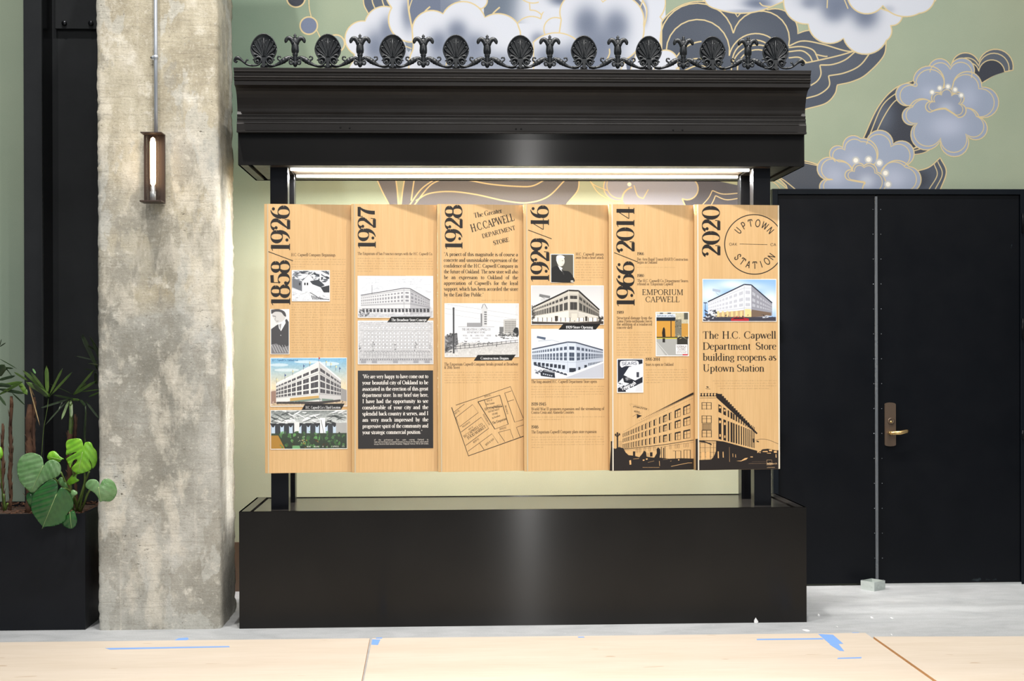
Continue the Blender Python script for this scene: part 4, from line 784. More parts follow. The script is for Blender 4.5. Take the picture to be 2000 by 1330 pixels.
for a in ((95, 935, 95, 1075, 3), (75, 950, 90, 962, 1.5), (115, 935, 100, 962, 1.5)): c.line([Z(a[0], a[1]), Z(a[2], a[3])], a[4], BK)
for x, y in ((78, 945), (95, 932), (113, 942)): c.poly(circ(*Z(x, y), 1.7, 2.4), BK)
for i in range(6):
    for j in range(4): c.rect(*Z(108+i*6, 1005+j*14), *Z(111+i*6, 1012+j*14), BK, .7)
c.rect(*Z(34, 1005), *Z(46, 1285), BK); c.rect(*Z(34, 1005), *Z(60, 1018), BK)
for t, x, y in (('UPTOWN STATION', 240, 690), ('WORKS!', 250, 735)): q = Z(x, y); text(c, t, q[0], q[1], 3.2, col=BK, ang=-12, sans=True, thick=.2, xs=.8)
c.line(cr(*Z(220, 680), *Z(225, 660), *Z(380, 705), *Z(382, 725), n=5), .4, BK, .6); c.poly([Z(277, 755), Z(327, 770), Z(279, 797)], BK); c.line([Z(238, 778), Z(277, 755), Z(318, 745)], .5, BK)
# ---- board 6
c = PL[5]
year(c, '2020', 1371.5, 1405.5, 502, 404)
c.line(circ(1473.5, 477.6, 58.3, n=90), 1.9, INK)
def arc_text(t, cx, cy, r, a0, a1, cap, inside):
    n = len(t)
    for i, ch in enumerate(t):
        a = radians(a0+(a1-a0)*i/(n-1)); px, py = cx+r*cos(a), cy-r*sin(a)
        up = np.array([cos(a), -sin(a)]) if not inside else -np.array([cos(a), -sin(a)]); rt = np.array([-up[1], up[0]])
        w = GL[ch][0]*cap*.82; glyph(c, ch, np.array([px, py])-rt*w/2-up*cap/2, rt*cap*.82, up*cap, .15, .15, INK, sans=True)
arc_text('UPTOWN', 1473.5, 477.6, 42, 140, 41, 13.5, False); arc_text('STATION', 1473.5, 477.6, 41, 217, 325, 13.5, True)
text(c, 'OAK', 1424, 480, 5, 1440, INK, sans=True, thick=.14); c.line([(1444.5, 477), (1499, 477.8)], 1, INK); text(c, 'CA', 1505, 480.3, 5, 1517, INK, sans=True, thick=.14)
x0, y0, x1, y1 = 1372.5, 546.5, 1515.5, 627.5
frame(c, x0-1.2, y0-1.2, x1+1.2, y1+1.2); c.soft([(x0, y0), (x1, y0), (x1, y1), (x0, y1)], (142, 184, 240), [(1430, 556, 30, 10, .8), (1385, 575, 26, 22, .8), (1505, 590, 24, 26, .9), (1470, 560, 26, 8, .5)], (240, 246, 252))
c.poly([(1391, 564), (1407, 567), (1406, 572), (1391, 569)], (170, 184, 204)); c.line([(1397, 571), (1403, 577)], .8, (150, 160, 180))
bldg(c, (1382, 590, 619), (1460, 556, 622), (1508, 592, 617), 12, 10, [(.18, .28), (.38, .48), (.55, .64)], (226, 228, 236), (150, 150, 160), (190, 192, 200), (44, 48, 60), rt=2.2, cw=7, belt=[.1, .7], line=(160, 164, 174), gapf=.5)
c.poly([(1395, 612), (1453, 606), (1453, 620), (1395, 620)], (198, 168, 124)); c.poly([(1467, 605), (1506, 611), (1506, 617), (1467, 620)], (120, 100, 84)); [c.rect(q, 608, q+4, 620, (236, 206, 146)) for q in range(1400, 1465, 9)]; c.rect(1454, 604, 1466, 620, (240, 212, 150))
c.rect(x0, 619.5, x1, y1, (66, 64, 74)); speck(c, 1372.5, 606, 1400, 627, 40, [(28, 30, 38), (60, 62, 70), (210, 214, 220)], (2, 9), (2, 6)); c.poly([(1427, 623), (1436, 619), (1450, 620), (1462, 623), (1462, 627.5), (1427, 627.5)], (176, 40, 50)); c.poly([(1434, 621), (1449, 620.5), (1454, 623), (1430, 623.5)], (40, 34, 44)); c.poly([(1489, 619), (1497, 616), (1503, 617), (1500, 621), (1489, 622)], (190, 194, 204)); speck(c, 1400, 614, 1512, 622, 26, [(40, 40, 48), (90, 90, 98)], (1, 5), (1, 4)); c.line([(1377, 592), (1377, 612)], .9, (40, 44, 56)); c.line([(1373.5, 592), (1380.5, 592)], 1.6, (40, 44, 56))
PHOTOS.append((5, x0-1.2, y0-1.2, x1+1.2, y1+1.2, 'colour photo print of a white corner building under blue sky'))
for i, (t, xe) in enumerate((('The H.C. Capwell', 1516), ('Department Store', 1516), ('building reopens as', 1516), ('Uptown Station', 1492.5))): text(c, t, 1371.5, 661.6+i*21.5, 13.6, xe, INK, thick=.15, thin=.06, xs=1.16)
for i, xs_ in enumerate((1391, 1395, 1400, 1405)): body(c, xs_, 1516 if i < 3 else 1503, 745+i*5.1, 1, last=1, al=.4)
def zp(pts, col=BK): c.poly([Z(x, y) for x, y in pts], col)
for yt, yb in ((648, 712), (770, 838), (905, 970)):
    for x in (878, 920, 964): c.line([Z(x, yt), Z(x, yb)], 1.4, BK)
    c.line([Z(875, yt), Z(968, yt+2)], 1.0, BK); c.line([Z(875, (yt+yb)/2-8), Z(968, (yt+yb)/2-6)], .7, BK); c.line([Z(875, yb-6), Z(968, yb-4)], .7, BK)
for i in range(13): c.line([Z(880+i*7, 842), Z(880+i*7, 900)], .8, BK)
c.line([Z(878, 842), Z(966, 842)], .8, BK); c.line([Z(878, 900), Z(966, 900)], .8, BK)
for i in range(6): zp([(862+i*28, 562), (884+i*28, 560), (876+i*28, 574), (886+i*28, 592), (858+i*28, 590), (868+i*28, 574)])
zp([(1010, 565), (1045, 568), (1395, 935), (1385, 945), (1010, 602)]); c.line([Z(858, 606), Z(1008, 606)], .7, BK)
for i in range(15): x = 1050+i*18; y = 572+i*19; zp([(x, y-5), (x+14, y-3), (x+16, y+20), (x, y+8)])
zp([(915, 500), (930, 498), (945, 506), (930, 512)]); c.line([Z(912, 518), Z(955, 524)], .8, BK)
def rt(u): return u
fx = [1030, 1075, 1116, 1142, 1165, 1190, 1214, 1238, 1260, 1280, 1300, 1317, 1333, 1348, 1361]; fw = [28, 26, 14, 18, 15, 14, 12, 11, 10, 10, 9, 8, 8, 7, 6]
for x, w in zip(fx, fw):
    t = (x-1030)/355
    a = 662+t*228; b = 735+t*190; d = 785+t*140; e = 985+t*95
    zp([(x, a), (x+w, a+w*.62), (x+w, b+w*.5), (x, b)]); zp([(x, d), (x+w, d+w*.4), (x+w, e+w*.3), (x, e)])
    if w > 20: c.rect(*Z(x+6, a+22), *Z(x+w-4, a+40), WD); c.rect(*Z(x+6, d+30), *Z(x+w-4, d+54), WD); c.rect(*Z(x+8, e-44), *Z(x+w-6, e-20), WD)
c.line([Z(825, 1000), Z(1010, 1004)], 1.5, BK); c.line([Z(825, 1018), Z(1005, 1022)], .8, BK)
zp([(820, 985), (842, 982), (850, 1000), (900, 1005), (965, 1030), (970, 1045), (905, 1018), (850, 1012), (846, 1285), (820, 1285)])
zp([(1008, 1000), (1080, 1010), (1390, 1098), (1392, 1120), (1440, 1085), (1490, 1080), (1560, 1095), (1600, 1095), (1600, 1290), (820, 1290), (820, 1180), (960, 1175), (985, 1150), (1005, 1100)])
for x in (860, 905, 955, 985): c.line([Z(x, 1022), Z(x, 1180)], .9, BK)
for y in (1065, 1110, 1150): c.line([Z(855, y), Z(1005, y)], .5, BK)
for q in ((870, 1105, 905, 1170), (915, 1100, 950, 1165), (1022, 1100, 1034, 1165), (1068, 1103, 1078, 1160), (1130, 1060, 1134, 1200), (1160, 1120, 1166, 1155), (1185, 1128, 1192, 1160), (1400, 1095, 1428, 1104), (1440, 1100, 1490, 1112), (1500, 1088, 1530, 1105), (1545, 1100, 1575, 1120), (1405, 1112, 1425, 1120), (1480, 1118, 1520, 1126), (1562, 1130, 1572, 1165), (1325, 1150, 1350, 1160)): c.poly([Z(q[0], q[1]+2), Z(q[2]-2, q[1]), Z(q[2], q[3]), Z(q[0]+1, q[3]-2)], WD)
zp([(1190, 1190), (1240, 1188), (1275, 1165), (1305, 1162), (1290, 1178), (1240, 1195)], WD); c.line([Z(1310, 1216), Z(1480, 1216)], .5, (150, 120, 90)); c.line([Z(1340, 1200), Z(1475, 1200)], .3, (150, 120, 90))
c.line(cr(*Z(1375, 1000), *Z(1430, 990), *Z(1500, 1000), *Z(1596, 1040), n=8), .7, BK); zp([(1345, 985), (1360, 983), (1362, 1020), (1348, 1024)]); zp([(1385, 1004), (1408, 1010), (1406, 1020), (1384, 1016)])
c.line([Z(1480, 1185), Z(1527, 1185), Z(1527, 1232), Z(1480, 1232)], .6, (214, 176, 130), closed=True); q = Z(1482, 1228); text(c, 'MBH', q[0], q[1], 3.6, q[0]+11, (226, 190, 144), sans=True, thick=.22); q = Z(1534, 1226); text(c, 'arch', q[0], q[1], 3.4, q[0]+9, (214, 176, 130), sans=True, thick=.16); q = Z(1480, 1258); text(c, 'uptownstation', q[0], q[1], 2.2, q[0]+16, (200, 165, 120), sans=True, thick=.16)
PIMG = [p.image('board_print') for p in PL]
# ------------------------------------------------------------------ setting
def wallmat():
    m = mat('mural_wall_paint', (160, 176, 150), .7, Specular_IOR_Level=.18); t = NT(m)
    base = t.ramp(t.noise((1, 1, 1), .5, 3, .5, off=(3, 0, 2)), [(.3, (146, 164, 146)), (.55, (164, 174, 150)), (.75, (178, 182, 152))])
    sx = t.n('ShaderNodeSeparateXYZ'); t.l(t.tc.outputs['Object'], sx.inputs[0])
    nn_ = t.n('ShaderNodeMath', operation='MULTIPLY_ADD'); t.l(t.noise((1, 1, 1), .8, 3, .5), nn_.inputs[0]); nn_.inputs[1].default_value = 1.4; t.l(sx.outputs[0], nn_.inputs[2])
    m1 = t.n('ShaderNodeMapRange'); m1.interpolation_type = 'SMOOTHSTEP'; m1.inputs[1].default_value = -.9; m1.inputs[2].default_value = .7; t.l(nn_.outputs[0], m1.inputs[0])
    m2_ = t.n('ShaderNodeMapRange'); m2_.interpolation_type = 'SMOOTHSTEP'; m2_.inputs[1].default_value = 2.3; m2_.inputs[2].default_value = 2.9; t.l(sx.outputs[2], m2_.inputs[0])
    mm_ = t.n('ShaderNodeMath', operation='MULTIPLY'); t.l(m2_.outputs[0], mm_.inputs[0]); mv = t.n('ShaderNodeMath', operation='SUBTRACT'); mv.inputs[0].default_value = 1; t.l(m1.outputs[0], mv.inputs[1]); t.l(mv.outputs[0], mm_.inputs[1])
    gt = t.n('ShaderNodeMath', operation='GREATER_THAN'); gt.inputs[1].default_value = -1.75; t.l(sx.outputs[0], gt.inputs[0]); m3_ = t.n('ShaderNodeMath', operation='MULTIPLY'); t.l(mm_.outputs[0], m3_.inputs[0]); t.l(gt.outputs[0], m3_.inputs[1])
    base = t.mix(m3_.outputs[0], base, (104, 132, 116))
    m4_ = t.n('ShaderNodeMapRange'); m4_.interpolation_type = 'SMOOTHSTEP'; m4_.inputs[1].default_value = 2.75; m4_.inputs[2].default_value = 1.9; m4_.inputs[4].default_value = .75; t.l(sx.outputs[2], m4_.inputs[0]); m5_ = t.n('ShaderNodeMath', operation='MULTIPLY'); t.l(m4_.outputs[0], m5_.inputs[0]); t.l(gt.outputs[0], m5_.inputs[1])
    base = t.mix(m5_.outputs[0], base, (182, 178, 155))  # warm LED light on the wall under the header put into the paint
    g = t.noise((1, 1, 1), 260, 2, .6); base = t.mix(.12, base, t.ramp(g, [(.3, (120, 138, 116)), (.7, (206, 216, 196))]))
    base = t.mix(1.0, base, (222, 223, 223), 'MULTIPLY')
    cl = t.noise((1, 1, 1), 2.2, 6, .6); base = t.mix(.2, base, t.ramp(cl, [(.3, (130, 142, 122)), (.7, (160, 168, 146))]))
    im = t.n('ShaderNodeTexImage'); im.image = mural_img; im.extension = 'CLIP'; im.interpolation = 'Cubic'
    uv = t.n('ShaderNodeUVMap'); uv.uv_map = 'UVMap'; t.l(uv.outputs[0], im.inputs[0])
    soft = t.mix(.06, im.outputs[0], t.ramp(g, [(.3, .25), (.7, .75)]))
    t.color(t.mix(im.outputs[1], base, soft)); t.bump(t.noise((1, 1, 1), 300, 2, .5), .06, .002); return m
WX0, WX1, WZ = -7.0, 7.5, 4.9
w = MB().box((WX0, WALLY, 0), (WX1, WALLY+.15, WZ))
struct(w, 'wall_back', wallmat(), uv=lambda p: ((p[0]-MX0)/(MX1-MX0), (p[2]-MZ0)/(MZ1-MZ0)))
fm = mat('concrete_floor', (196, 198, 198), .5); t = NT(fm)
a = t.noise((1, 1.6, 1), 1.3, 8, .62); b = t.noise((1, 2.5, 1), 5, 6, .65, dist=.6); g = t.noise((1, 1, 1), 150, 3, .6)
cc = t.mix(.5, t.ramp(a, [(.3, (138, 142, 144)), (.7, (168, 170, 171))]), t.ramp(b, [(.3, (130, 133, 135)), (.6, (170, 172, 174))]))
cc = t.mix(.16, cc, t.ramp(g, [(.35, (120, 120, 120)), (.65, (205, 206, 208))])); v = t.n('ShaderNodeTexVoronoi'); v.inputs['Scale'].default_value = 14; t.l(t.tc.outputs['Object'], v.inputs[0])
cc = t.mix(t.ramp(v.outputs['Distance'], [(.03, 1.0), (.05, 0.0)]), cc, (200, 201, 203)); t.color(cc); t.bump(b, .12, .004)
struct(MB().box((-9, -12, -.1), (10, WALLY, 0)), 'floor', fm)
bbm = mat('baseboard_brown', (84, 66, 52), .5); struct(MB().box((-6.5, WALLY-.016, 0), (onY(1505, 1100, WALLY)[0], WALLY, .315)), 'baseboard_back', bbm)
# concrete pier
cm = mat('board_formed_concrete', (176, 170, 156), .85); t = NT(cm)
n1 = t.noise((1, 1, .6), 2.4, 10, .66, off=(1.3, 0, 4)); n2 = t.noise((1.3, 1, .5), 3.2, 10, .7, dist=.15, off=(4, 1, 0)); n3 = t.noise((1, 1, 1), 1.3, 5, .55, off=(9, 3, 1))
grey = t.ramp(n1, [(.28, (116, 114, 105)), (.42, (146, 144, 134)), (.55, (168, 166, 157)), (.72, (196, 194, 186))])
tan = t.ramp(n2, [(.28, (136, 127, 106)), (.45, (168, 158, 134)), (.58, (192, 183, 160)), (.75, (222, 214, 196))])
sz = t.n('ShaderNodeSeparateXYZ'); t.l(t.tc.outputs['Object'], sz.inputs[0])
mr = t.n('ShaderNodeMapRange'); mr.inputs[1].default_value = 1.2; mr.inputs[2].default_value = 3.0; mr.inputs[3].default_value = -.22; mr.inputs[4].default_value = .16; t.l(sz.outputs[2], mr.inputs[0])
ad = t.n('ShaderNodeMath', operation='ADD'); t.l(n3, ad.inputs[0]); t.l(mr.outputs[0], ad.inputs[1])
base = t.mix(t.ramp(ad.outputs[0], [(.42, 0.0), (.56, .9)]), grey, tan)
gp = t.noise((1.5, 1, .7), 1.9, 9, .6, dist=.2, off=(7, 2, 8)); base = t.mix(t.ramp(gp, [(.535, 0.0), (.55, .6), (.8, .6)]), base, t.ramp(n1, [(.3, (124, 121, 110)), (.7, (164, 160, 148))]))
sp_ = t.noise((1.6, 1, .8), 2.0, 9, .58, dist=.15, off=(1, 7, 3)); base = t.mix(t.ramp(sp_, [(.56, 0.0), (.575, .5), (.8, .55)]), base, (190, 190, 183))
wp = t.noise((1.9, 1, .9), 2.4, 9, .66, dist=.2, off=(2, 0, 6)); base = t.mix(t.ramp(wp, [(.545, 0.0), (.6, .42), (.72, .8)]), base, (216, 209, 193)); wq = t.noise((1, 1, 1), 9, 6, .6, dist=.1, off=(8, 0, 2)); base = t.mix(t.ramp(wq, [(.6, 0.0), (.68, .5)]), base, (224, 219, 206))
st = t.noise((9, 1, .35), 3, 5, .6, off=(0, 0, 3)); base = t.mix(t.ramp(st, [(.62, 0.0), (.75, .3)]), base, (224, 218, 204))
hl = t.noise((.8, 1, 16), 6, 5, .7); base = t.mix(t.ramp(hl, [(.36, .25), (.46, 0.0)]), base, (118, 111, 98))
md_ = t.noise((1, 1, 1.3), 22, 8, .75, off=(3, 3, 3)); base = t.mix(t.ramp(md_, [(.3, .5), (.45, 0.0)]), base, (128, 121, 106)); base = t.mix(t.ramp(md_, [(.56, 0.0), (.68, .5)]), base, (222, 217, 204))
fi = t.noise((1, 1, 1), 80, 6, .75); base = t.mix(t.ramp(fi, [(.3, .55), (.45, 0.0)]), base, (108, 102, 90)); base = t.mix(t.ramp(fi, [(.56, 0.0), (.7, .4)]), base, (226, 222, 210))
dr = t.noise((1.4, 1, .9), 6, 3, .5, off=(5, 5, 5)); pit = t.noise((1, 1, 1.8), 24, 5, .75); pm = t.n('ShaderNodeMath', operation='MULTIPLY'); t.l(t.ramp(dr, [(.5, 0.0), (.6, 1.0)]), pm.inputs[0]); t.l(t.ramp(pit, [(.33, 1.0), (.40, 0.0)]), pm.inputs[1])
base = t.mix(pm.outputs[0], base, (78, 72, 60)); t.color(base)
h2 = t.mix(.4, pit, hl); nb = t.bump(h2, .3, .008)
nb = t.bump(md_, .4, .006, nb); t.bump(fi, .35, .004, nb)
PXL, PXR = onY(190, 700, 0)[0], onY(426, 700, 0)[0]; PD = .50
def pier():
    m = MB(); nx, nz, ny = 26, 220, 16; H = 4.9
    N1 = fnoise(nz+1, 60, 2)*.0014+fnoise(nz+1, 60, 14)*.0016
    E = [fnoise(nz+1, 4, 1)[:, 0]*.0028+fnoise(nz+1, 4, 6)[:, 1]*.0012 for _ in range(4)]
    ring = []   # perimeter x,y,edge?
    P = [(PXL+(PXR-PXL)*i/nx, 0, i) for i in range(nx+1)]
    P += [(PXR, PD*j/ny, 100) for j in range(1, ny+1)]+[(PXR-(PXR-PXL)*i/6, PD, 0) for i in range(1, 7)]+[(PXL, PD-PD*j/ny, 200) for j in range(1, ny)]
    n = len(P); vs = []
    for k in range(nz+1):
        z = H*k/nz
        for q, (x, y, f) in enumerate(P):
            d = N1[k, q % 60]; e = 0
            lean = .012*(1-z/H) if x > PXR-.02 else 0
            dx = (d if abs(x-PXR) < .001 else -d if abs(x-PXL) < .001 else 0); dy = -d if y < .001 else (d if y > PD-.001 else 0)
            if y < .001 and (q == 0 or q == nx):
                s = 1 if q == 0 else -1; c_ = abs(E[0 if q == 0 else 1][k])*1.2+.004; dx += s*c_; dy += c_
            if q == nx+ny: dx += E[2][k]*1.2
            vs.append((x+dx+lean, y+dy, z))
    fs = []
    for k in range(nz):
        for q in range(n): q2 = (q+1) % n; fs.append((k*n+q, k*n+q2, (k+1)*n+q2, (k+1)*n+q))
    m.add(vs, fs, 0, True); m.add([vs[nz*n+q] for q in range(n)], [tuple(range(n))]); return m
o = pier().build('concrete_pier', cm, origin=((PXL+PXR)/2, PD/2, 0)); tag(o, 'tall rough board-formed grey concrete pier carrying the wall lamp', 'pillar')
# steel column behind the planter
sc_ = thing('steel_column', (onY(65, 700, .8)[0], .95, 0), 'dark riveted steel column left of the concrete pier behind the palms', 'steel column')
X0 = onY(47, 600, .8)[0]; X1 = onY(83, 600, .8)[0]; Xw = onY(240, 600, 1.04)[0]
MB().box((X0, .8, 0), (X1, .83, WZ), bev=.004).build('flange', M['struct_steel'], sc_)
MB().box((X1-.03, .83, 0), (X1, 1.02, WZ)).build('web', M['post'], sc_)
MB().box((X1-.1, 1.02, 0), (Xw, 1.045, WZ)).build('back_plate', M['struct_steel'], sc_)
zs = onY(140, 57, 1.0)[2]; xs0 = onY(108, 30, 1.0)[0]
MB().box((xs0, .99, zs), (Xw, 1.02, WZ), bev=.003).build('splice_plate', M['struct_steel'], sc_)
for px in (125, 177):
    q = onY(px, 45, .98); MB().lathe([(.016, .992), (.016, .98), (.012, .976), (.0, .975)], (q[0], 0, q[2]), 'y', 14).build('bolt', M['post'], sc_)
# ------------------------------------------------------------------ doors
def XW(px, y=700, Y=WALLY): return onY(px, y, Y)[0]
DF = WALLY-.05
zt = onY(1750, 369, DF)[2]; zl = onY(1750, 380, DF+.01)[2]
xl, xa, xm, xr, xe = XW(1509, 500, DF), XW(1519.5, 500, DF), XW(1713, 760, DF), XW(1994, 700, DF), XW(2012, 700, DF)
fr = MB().box((xl, DF, 0), (xa, WALLY, zt), bev=.002).box((xr, DF, 0), (xe, WALLY, zt), bev=.002).box((xa, DF, zl), (xr, WALLY, zt), bev=.002)
struct(fr, 'trim_1', M['frame'])
LY = DF+.014
for nm, a, b in (('door_1', xa+.003, xm-.003), ('door_2', xm+.003, xr-.003)):
    o = struct(MB().box((a, LY, .012), (b, WALLY, zl-.003), bev=.002), nm, M['door'])
    if nm == 'door_1': d1 = o
    else: d2 = o
q0 = onY(1711, 384, LY); q1 = onY(1715.5, 1132, LY)
MB().box((q0[0]-.012, LY-.016, .02), (q0[0]+.004, LY, q0[2]), bev=.002).build('astragal', steel('astragal_steel', (84, 88, 92), .28, var=6), d1)
for i, y in enumerate(np.linspace(409, 1090, 15)):
    for sx in (-7, 8):
        p = onY(1712+sx+i*.25, y, LY); MB().lathe([(.0035, LY), (.003, LY-.0025), (0, LY-.003)], (p[0], 0, p[2]), 'y', 8).build('screw', M['screw'], d1 if sx < 0 else d2)
for px, ys, d in ((1997, (417, 455), d2), (1997, (622, 662), d2), (1997, (840, 858), d2), (1521.5, (622, 662), d1), (1521.5, (836, 872), d1)):
    a = onY(px, ys[0], DF); b = onY(px, ys[1], DF); MB().tube([(a[0], DF-.006, b[2]), (a[0], DF-.006, a[2])], .007, 10).build('hinge', M['door'], d)
MB().box((q0[0]+.0, DF+.002, .0), (xr, WALLY, .012)).build('threshold', M['alu'], d2)
for cc_, rr_, ro_, am_ in (((*onY(1976, 480, LY),), (.03, .1, .1), .12, .3), ((*onY(1930, 1132, LY),), (.34, .1, .035), 0, .3), ((*onY(1745, 1136, LY),), (.04, .1, .012), 0, .6)): scuff(M['door'], tuple(float(v) for v in cc_), rr_, ro_, am_)
# lock set
bz = mat('bronze_lock_plate', (92, 78, 66), .38, .6); br = mat('worn_brass', (190, 160, 108), .28, .9)
pc = onY(1738, 829, LY); hw = .036; za = onY(1738, 786, LY)[2]; zb = onY(1738, 871.5, LY)[2]
loop = [(pc[0]-hw, LY-.012, zb+.01)]+[(pc[0]-hw*cos(t_), LY-.012, zb+.01-.01*sin(t_)) for t_ in np.linspace(0, pi, 7)[1:]]+[(pc[0]+hw*cos(t_), LY-.012, za-.012+.012*sin(t_)) for t_ in np.linspace(0, pi, 9)]
lp = MB().prism(loop, (0, .012, 0)).build('lock_plate', bz, d2)
k = onY(1738.7, 822, LY); MB().lathe([(.021, LY-.012), (.021, LY-.018), (.017, LY-.021), (.015, LY-.018), (.012, LY-.018)], (k[0], 0, k[2]), 'y', 22).build('cylinder_ring', bz, lp)
MB().lathe([(.0075, LY-.012), (.0075, LY-.024), (.004, LY-.026), (0, LY-.026)], (k[0], 0, k[2]-.005), 'y', 16).build('key_cylinder', br, lp)
hy = LY-.055; h0 = onY(1741, 846, hy); h1 = onY(1774, 842.5, hy-.004)
MB().tube([(h0[0], LY-.01, h0[2]), (h0[0], hy, h0[2])], .011, 14).tube([(h0[0]-.004, hy, h0[2]), ((h0[0]+h1[0])/2, hy-.006, h0[2]+.002), (h1[0]-.01, hy-.004, h1[2]), (h1[0], hy+.006, h1[2]+.002)], [.0125, .0135, .012, .009], 14, flat=.8).build('lever', br, d2)
# ------------------------------------------------------------------ display kiosk
KX0 = (onY(467.3, 998, 0)[0]+onY(467, 1228, 0)[0])/2; KX1 = (onY(1575.5, 991, 0)[0]+onY(1575, 1215, 0)[0])/2
KT = (onY(467, 998.5, 0)[2]+onY(1575, 991.5, 0)[2])/2; KD = .70
ks = thing('display_kiosk', ((KX0+KX1)/2, KD/2, 0), 'black metal display kiosk with moulded cornice header on four posts over a long box', 'display stand')
bx = MB(); tk = .012
bx.box((KX0, 0, 0), (KX1, tk, KT)); bx.box((KX0, KD-tk, 0), (KX1, KD, KT)); bx.box((KX0, tk, 0), (KX0+tk, KD-tk, KT)); bx.box((KX1-tk, tk, 0), (KX1, KD-tk, KT))
o = bx.build('base_box', M['steel'], ks)
for a_, b_ in ((KX0+tk, KX0+.06), (KX1-.06, KX1-tk)): MB().box((a_, tk, KT-.02), (b_, KD-tk, KT)).build('rim_ledge', M['top'], ks)
MB().box((KX0+.075, tk, KT-.03), (KX1-.075, KD-tk, KT-.004)).build('top_plate', M['top'], ks)
MB().box((KX0+tk, tk, KT-.06), (KX1-tk, KD-tk, KT-.045)).build('inner_shelf', M['dark'], ks)
SZ = (onY(465, 320.5, 0)[2]+onY(1570.5, 326.5, 0)[2])/2
HX0 = onY(465, 300, 0)[0]; HX1 = onY(1571, 300, 0)[0]
FZ1, FY1, BZ1, BY1, PWD, PDP = 0, .123, 0, .453, .099, .085
fx0 = onY(529, 800, FY1)[0]; fx1 = onY(1506, 800, FY1)[0]
posts = []
pst = {'front': [], 'rear': []}
for (xx, yy) in ((fx0, FY1), (fx1-PWD, FY1), (fx0, BY1), (fx1-PWD, BY1)):
    p = MB().box((xx, yy, KT-.006), (xx+PWD, yy+PDP, SZ+.018), bev=.002).build('post', M['post'], ks)
# header
ctop = onY(1018, 140, -.14)[2]
hd = MB(); tk = .01
hd.box((HX0, 0, SZ), (HX1, tk, SZ+.22)); hd.box((HX0, KD-tk, SZ), (HX1, KD, ctop-.02)); hd.box((HX0, tk, SZ), (HX0+tk, KD-tk, ctop-.02)); hd.box((HX1-tk, tk, SZ), (HX1, KD-tk, ctop-.02))
hd.build('frieze', M['steel'], ks)
for a_, b_ in ((HX0+tk, HX0+.052), (HX1-.052, HX1-tk)): MB().box((a_, tk, SZ+.001), (b_, KD-tk, SZ+.012)).build('soffit_ledge', M['cornice'], ks)
def ring(o, i, z0, z1):
    (x0, y0, x1, y1), (a0, b0, a1, b1) = o, i; m = MB(); O = [(x0, y0), (x1, y0), (x1, y1), (x0, y1)]; I = [(a0, b0), (a1, b0), (a1, b1), (a0, b1)]
    v = [(*p, z) for z in (z0, z1) for L in (O, I) for p in L]; f = []
    for k in range(4): j = (k+1) % 4; f += [(k, j, 4+j, 4+k), (8+k, 8+j, 12+j, 12+k), (k, j, 8+j, 8+k), (4+k, 4+j, 12+j, 12+k)]
    return m.add(v, f)
RX0_, RX1_ = fx0+PWD, fx1-PWD
ring((HX0+.075, tk, HX1-.075, KD-tk-.008), (RX0_, FY1-.005, RX1_, BY1+PDP+.005), SZ+.004, SZ+.012).build('soffit_plate', M['cornice'], ks)
MB().box((HX0+tk, tk, SZ+.03), (HX1-tk, KD-tk, SZ+.04)).build('inner_shelf', M['dark'], ks)
MB().box((RX0_-.005, FY1-.008, SZ+.019), (RX1_+.005, BY1+PDP+.008, SZ+.026)).build('light_tray', mat('light_tray', (190, 188, 186), .45, .2), ks)
prof = [(.14,137),(.14,142),(.132,143.5),(.13,146),(.132,148),(.13,150.5),(.135,152),(.134,154),(.128,155.5),(.13,157.5),(.128,159),(.12,160),(.12,168.2),(.108,169),(.092,171.5),(.074,175),(.058,180),(.045,186),(.034,193),(.026,200),(.02,207),(.016,214),(.015,220),(.02,223),(.024,225),(.024,227.5),(.02,228.5),(.02,230),(.03,231),(.031,234),(.027,235),(.027,238),(.034,239),(.036,242),(.04,243.5),(.04,256),(.047,257),(.047,260),(0,261.5)]
def zc(p, y): return onY(1018, y, -p)[2]
def extr(name, pts, x0, x1, m):
    b = MB(); n = len(pts); b.add([(x0, -p, z) for p, z in pts]+[(x1, -p, z) for p, z in pts], [(i, i+1, n+i+1, n+i) for i in range(n-1)]+[tuple(range(n)), tuple(range(n, 2*n))])
    return b.build(name, m, ks)
zz = [(p, zc(p, y)) for p, y in prof]
extr('cornice', [(-.3, zz[0][1])]+zz+[(-.008, zz[-1][1]), (-.008, zz[-1][1]+.1), (-.3, zz[-1][1]+.1)], HX0-.001, HX1+.001, M['cornice'])
MB().box((HX0-.002, -.142, zz[0][1]), (HX1+.002, KD, zz[0][1]+.006)).build('top_cap', M['cornice'], ks)
for px, py in ((665, 249), (683, 250), (1315, 254), (1333, 254), (1008, 252), (1018, 252)):
    q = onY(px, py, -.04); MB().lathe([(.005, -.04), (.004, -.044), (0, -.0445)], (q[0], 0, q[2]), 'y', 8).build('screw', M['dark'], ks)
# strip lights
for nm, yy, lb in (('led_strip_light', .19, 'glowing white linear LED strip nearer the boards under the header'), ('led_strip_light', .495, 'glowing white linear LED strip at the rear under the header')):
    tt = thing(nm, ((fx0+fx1)/2, yy, SZ), lb, 'strip light', 'linear lights under the kiosk header')
    MB().box((fx0+PWD+.006, yy-.014, SZ+.008), (fx1-PWD-.006, yy+.014, SZ+.018)).build('housing', M['alu'], tt)
    MB().box((fx0+PWD+.008, yy-.012, SZ-.006), (fx1-PWD-.008, yy+.012, SZ+.008), bev=.004).build('diffuser', M['emit'], tt)
    _a = area('led_strip_output', ((fx0+fx1)/2, yy, SZ-.008), ((fx0+fx1)/2, yy, 0), fx1-fx0-2*PWD-.03, .022, 112, (1, .965, .93))
